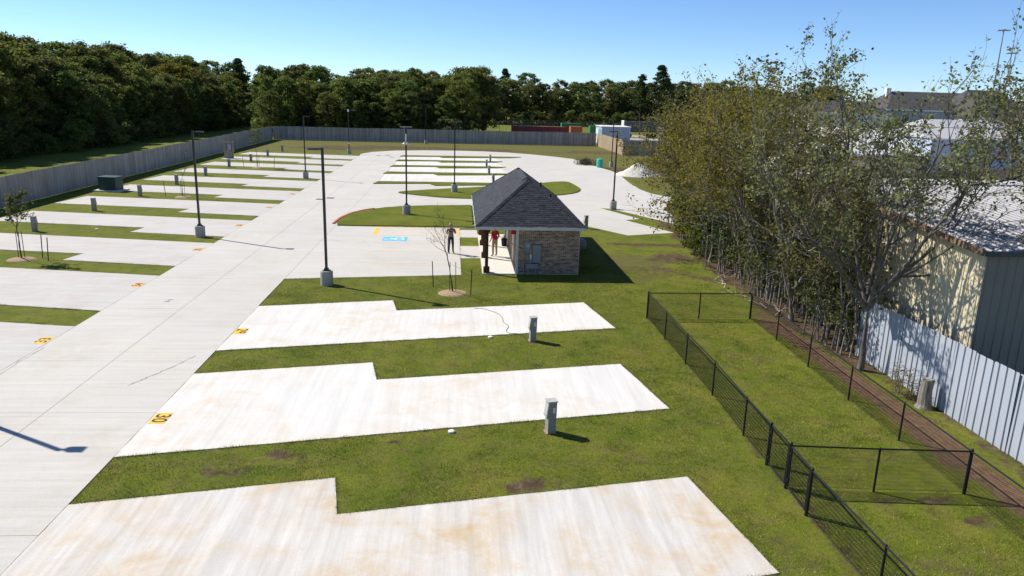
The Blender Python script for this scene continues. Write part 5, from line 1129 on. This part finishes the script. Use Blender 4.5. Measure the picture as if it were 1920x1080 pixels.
# ------------------------------------------------------------------ people
def person(loc, rz, label, shirt, pants, hair, arms_up, h=1.74):
    s = h/1.75
    Vv = {'pel': (0, 0, 0.95), 'wa': (0, 0.01, 1.10), 'ch': (0, 0.015, 1.30), 'sh': (0, 0, 1.43), 'nk': (0, 0.0, 1.50), 'h0': (0, 0.025, 1.58), 'h1': (0, 0.02, 1.68),
          'hl': (0.095, 0, 0.90), 'kl': (0.11, 0.02, 0.50), 'al': (0.115, -0.02, 0.09), 'fl': (0.13, 0.14, 0.035), 'hr': (-0.095, 0, 0.90), 'kr': (-0.12, 0.02, 0.50), 'ar': (-0.14, -0.02, 0.09), 'fr': (-0.16, 0.14, 0.035),
          'sl': (0.19, 0, 1.41), 'sr': (-0.19, 0, 1.41)}
    if arms_up: Vv.update({'el': (0.27, 0.10, 1.18), 'wl': (0.10, 0.30, 1.34), 'er': (-0.27, 0.10, 1.18), 'wr': (-0.08, 0.30, 1.34)})
    else: Vv.update({'el': (0.25, -0.03, 1.13), 'wl': (0.22, 0.14, 0.92), 'er': (-0.25, -0.03, 1.13), 'wr': (-0.22, 0.14, 0.92)})
    rad = {'pel': (0.165, 0.12), 'wa': (0.155, 0.115), 'ch': (0.17, 0.125), 'sh': (0.13, 0.09), 'nk': (0.055, 0.055), 'h0': (0.078, 0.09), 'h1': (0.082, 0.092), 'hl': (0.095, 0.10), 'kl': (0.066, 0.07), 'al': (0.046, 0.05), 'fl': (0.045, 0.035),
           'hr': (0.095, 0.10), 'kr': (0.066, 0.07), 'ar': (0.046, 0.05), 'fr': (0.045, 0.035), 'sl': (0.065, 0.07), 'sr': (0.065, 0.07), 'el': (0.047, 0.05), 'er': (0.047, 0.05), 'wl': (0.032, 0.034), 'wr': (0.032, 0.034)}
    ed = [('pel', 'wa'), ('wa', 'ch'), ('ch', 'sh'), ('sh', 'nk'), ('nk', 'h0'), ('h0', 'h1'), ('pel', 'hl'), ('hl', 'kl'), ('kl', 'al'), ('al', 'fl'), ('pel', 'hr'), ('hr', 'kr'), ('kr', 'ar'), ('ar', 'fr'), ('sh', 'sl'), ('sl', 'el'), ('el', 'wl'), ('sh', 'sr'), ('sr', 'er'), ('er', 'wr')]
    ks = list(Vv); ix = {k: i for i, k in enumerate(ks)}
    me = bpy.data.meshes.new('body'); me.from_pydata([tuple(c*s for c in Vv[k]) for k in ks], [(ix[a], ix[b]) for a, b in ed], []); me.update()
    o = bpy.data.objects.new('tmpbody', me); COL.objects.link(o)
    o.modifiers.new('skin', 'SKIN'); o.modifiers['skin'].use_smooth_shade = True; sd_ = o.modifiers.new('sub', 'SUBSURF'); sd_.levels = sd_.render_levels = 2
    for k in ks:
        q = me.skin_vertices[0].data[ix[k]]; q.radius = tuple(v*s for v in rad[k]); q.use_root = (k == 'pel')
    bpy.context.view_layer.update()
    bm_ = bpy.data.meshes.new_from_object(o.evaluated_get(bpy.context.evaluated_depsgraph_get())); bpy.data.objects.remove(o)
    # hands with fingers joined into the same mesh
    hb = MB()
    for sd2, wk, ek in ((1, 'wl', 'el'), (-1, 'wr', 'er')):
        p = Vector(Vv[wk])*s; d = (p-Vector(Vv[ek])*s).normalized(); sx = Vector((sd2*-1.0, 0, 0)); sx = (sx-d*sx.dot(d)).normalized(); nn = d.cross(sx)
        hb.tube([p-d*0.02, p+d*0.04, p+d*0.085], [0.030, 0.038, 0.034], 8)
        for fi, ln_ in enumerate((0.062, 0.075, 0.070, 0.055)):
            b0 = p+d*0.08+sx*(fi-1.5)*0.017; hb.tube([b0, b0+d*ln_*0.55+nn*0.006, b0+d*ln_*0.85+nn*0.025], [0.009, 0.008, 0.006], 5)
        b0 = p+d*0.03+sx*-0.03; hb.tube([b0, b0+d*0.03-sx*0.02+nn*0.015, b0+d*0.055-sx*0.02+nn*0.03], [0.010, 0.009, 0.007], 5)
    # nose and ears
    hb.tube([Vector((0, 0.105, 1.64))*s, Vector((0, 0.135, 1.605))*s], [0.010, 0.016], 6)
    for sx_ in (-1, 1): hb.tube([Vector((sx_*0.083, 0.01, 1.60))*s, Vector((sx_*0.095, 0.005, 1.65))*s], [0.016, 0.022], 6)
    bm = bmesh.new(); bm.from_mesh(bm_); hm_ = hb.mesh('tmp'); bm.from_mesh(hm_); bm.to_mesh(bm_); bm.free()
    bm_.materials.clear()
    for m in (M['skin'], shirt, pants, M['shoe']): bm_.materials.append(m)
    for pl in bm_.polygons:
        c = pl.center/s; a = abs(c.x)
        if c.z < 0.085: k = 3
        elif c.z < 0.985 and not (a > 0.185 and c.z > 0.72): k = 2
        elif c.z > 1.475: k = 0
        else:
            k = 1
            if a > 0.2 and c.z < 1.2 and not arms_up: k = 0
            if arms_up and c.y > 0.17: k = 0
        pl.material_index = k; pl.use_smooth = True
    t = tag(empty('person', loc, rz), label, 'person'); link('body', bm_, t)
    hr2 = MB().lathe([(0.02, 0.0), (0.075, 0.0), (0.10, 0.05), (0.104, 0.10), (0.085, 0.155), (0.045, 0.185), (0.01, 0.19)], 14, (0, 0, 0)).build('hair', hair, t, smooth=True); hr2.location = (0, -0.012*s, 1.585*s); hr2.rotation_euler.x = R(14); hr2.scale = (s, s*1.1, s)
    for sx_ in (-1, 1):
        e = MB().lathe([(0.004, -0.008), (0.010, 0), (0.004, 0.008)], 8).build('eye', M['shoe'], t); e.location = (sx_*0.032*s, 0.108*s, 1.645*s)
    m_ = MB().box((0, 0, 0), (0.045*s, 0.008, 0.008)).build('mouth', M['redshirt'], t); m_.location = (0, 0.112*s, 1.565*s)
    return t
person((-0.46, 43.05, CT), math.pi+0.25, 'person in patterned plum top and dark trousers holding a phone up', M['plum'], M['navy'], M['hairg'], True, 1.76)
tag(MB().box((-0.47, 42.66, 1.385), (0.15, 0.012, 0.08), 0.25).build('mobile_phone', M['blackplastic']), 'dark phone held up by the person in the plum top', 'phone')
person((2.08, 42.2, 0.055), 0.6, 'person in red shirt and khaki trousers standing on the porch', M['redshirt'], M['khaki'], M['hairb'], False, 1.76)
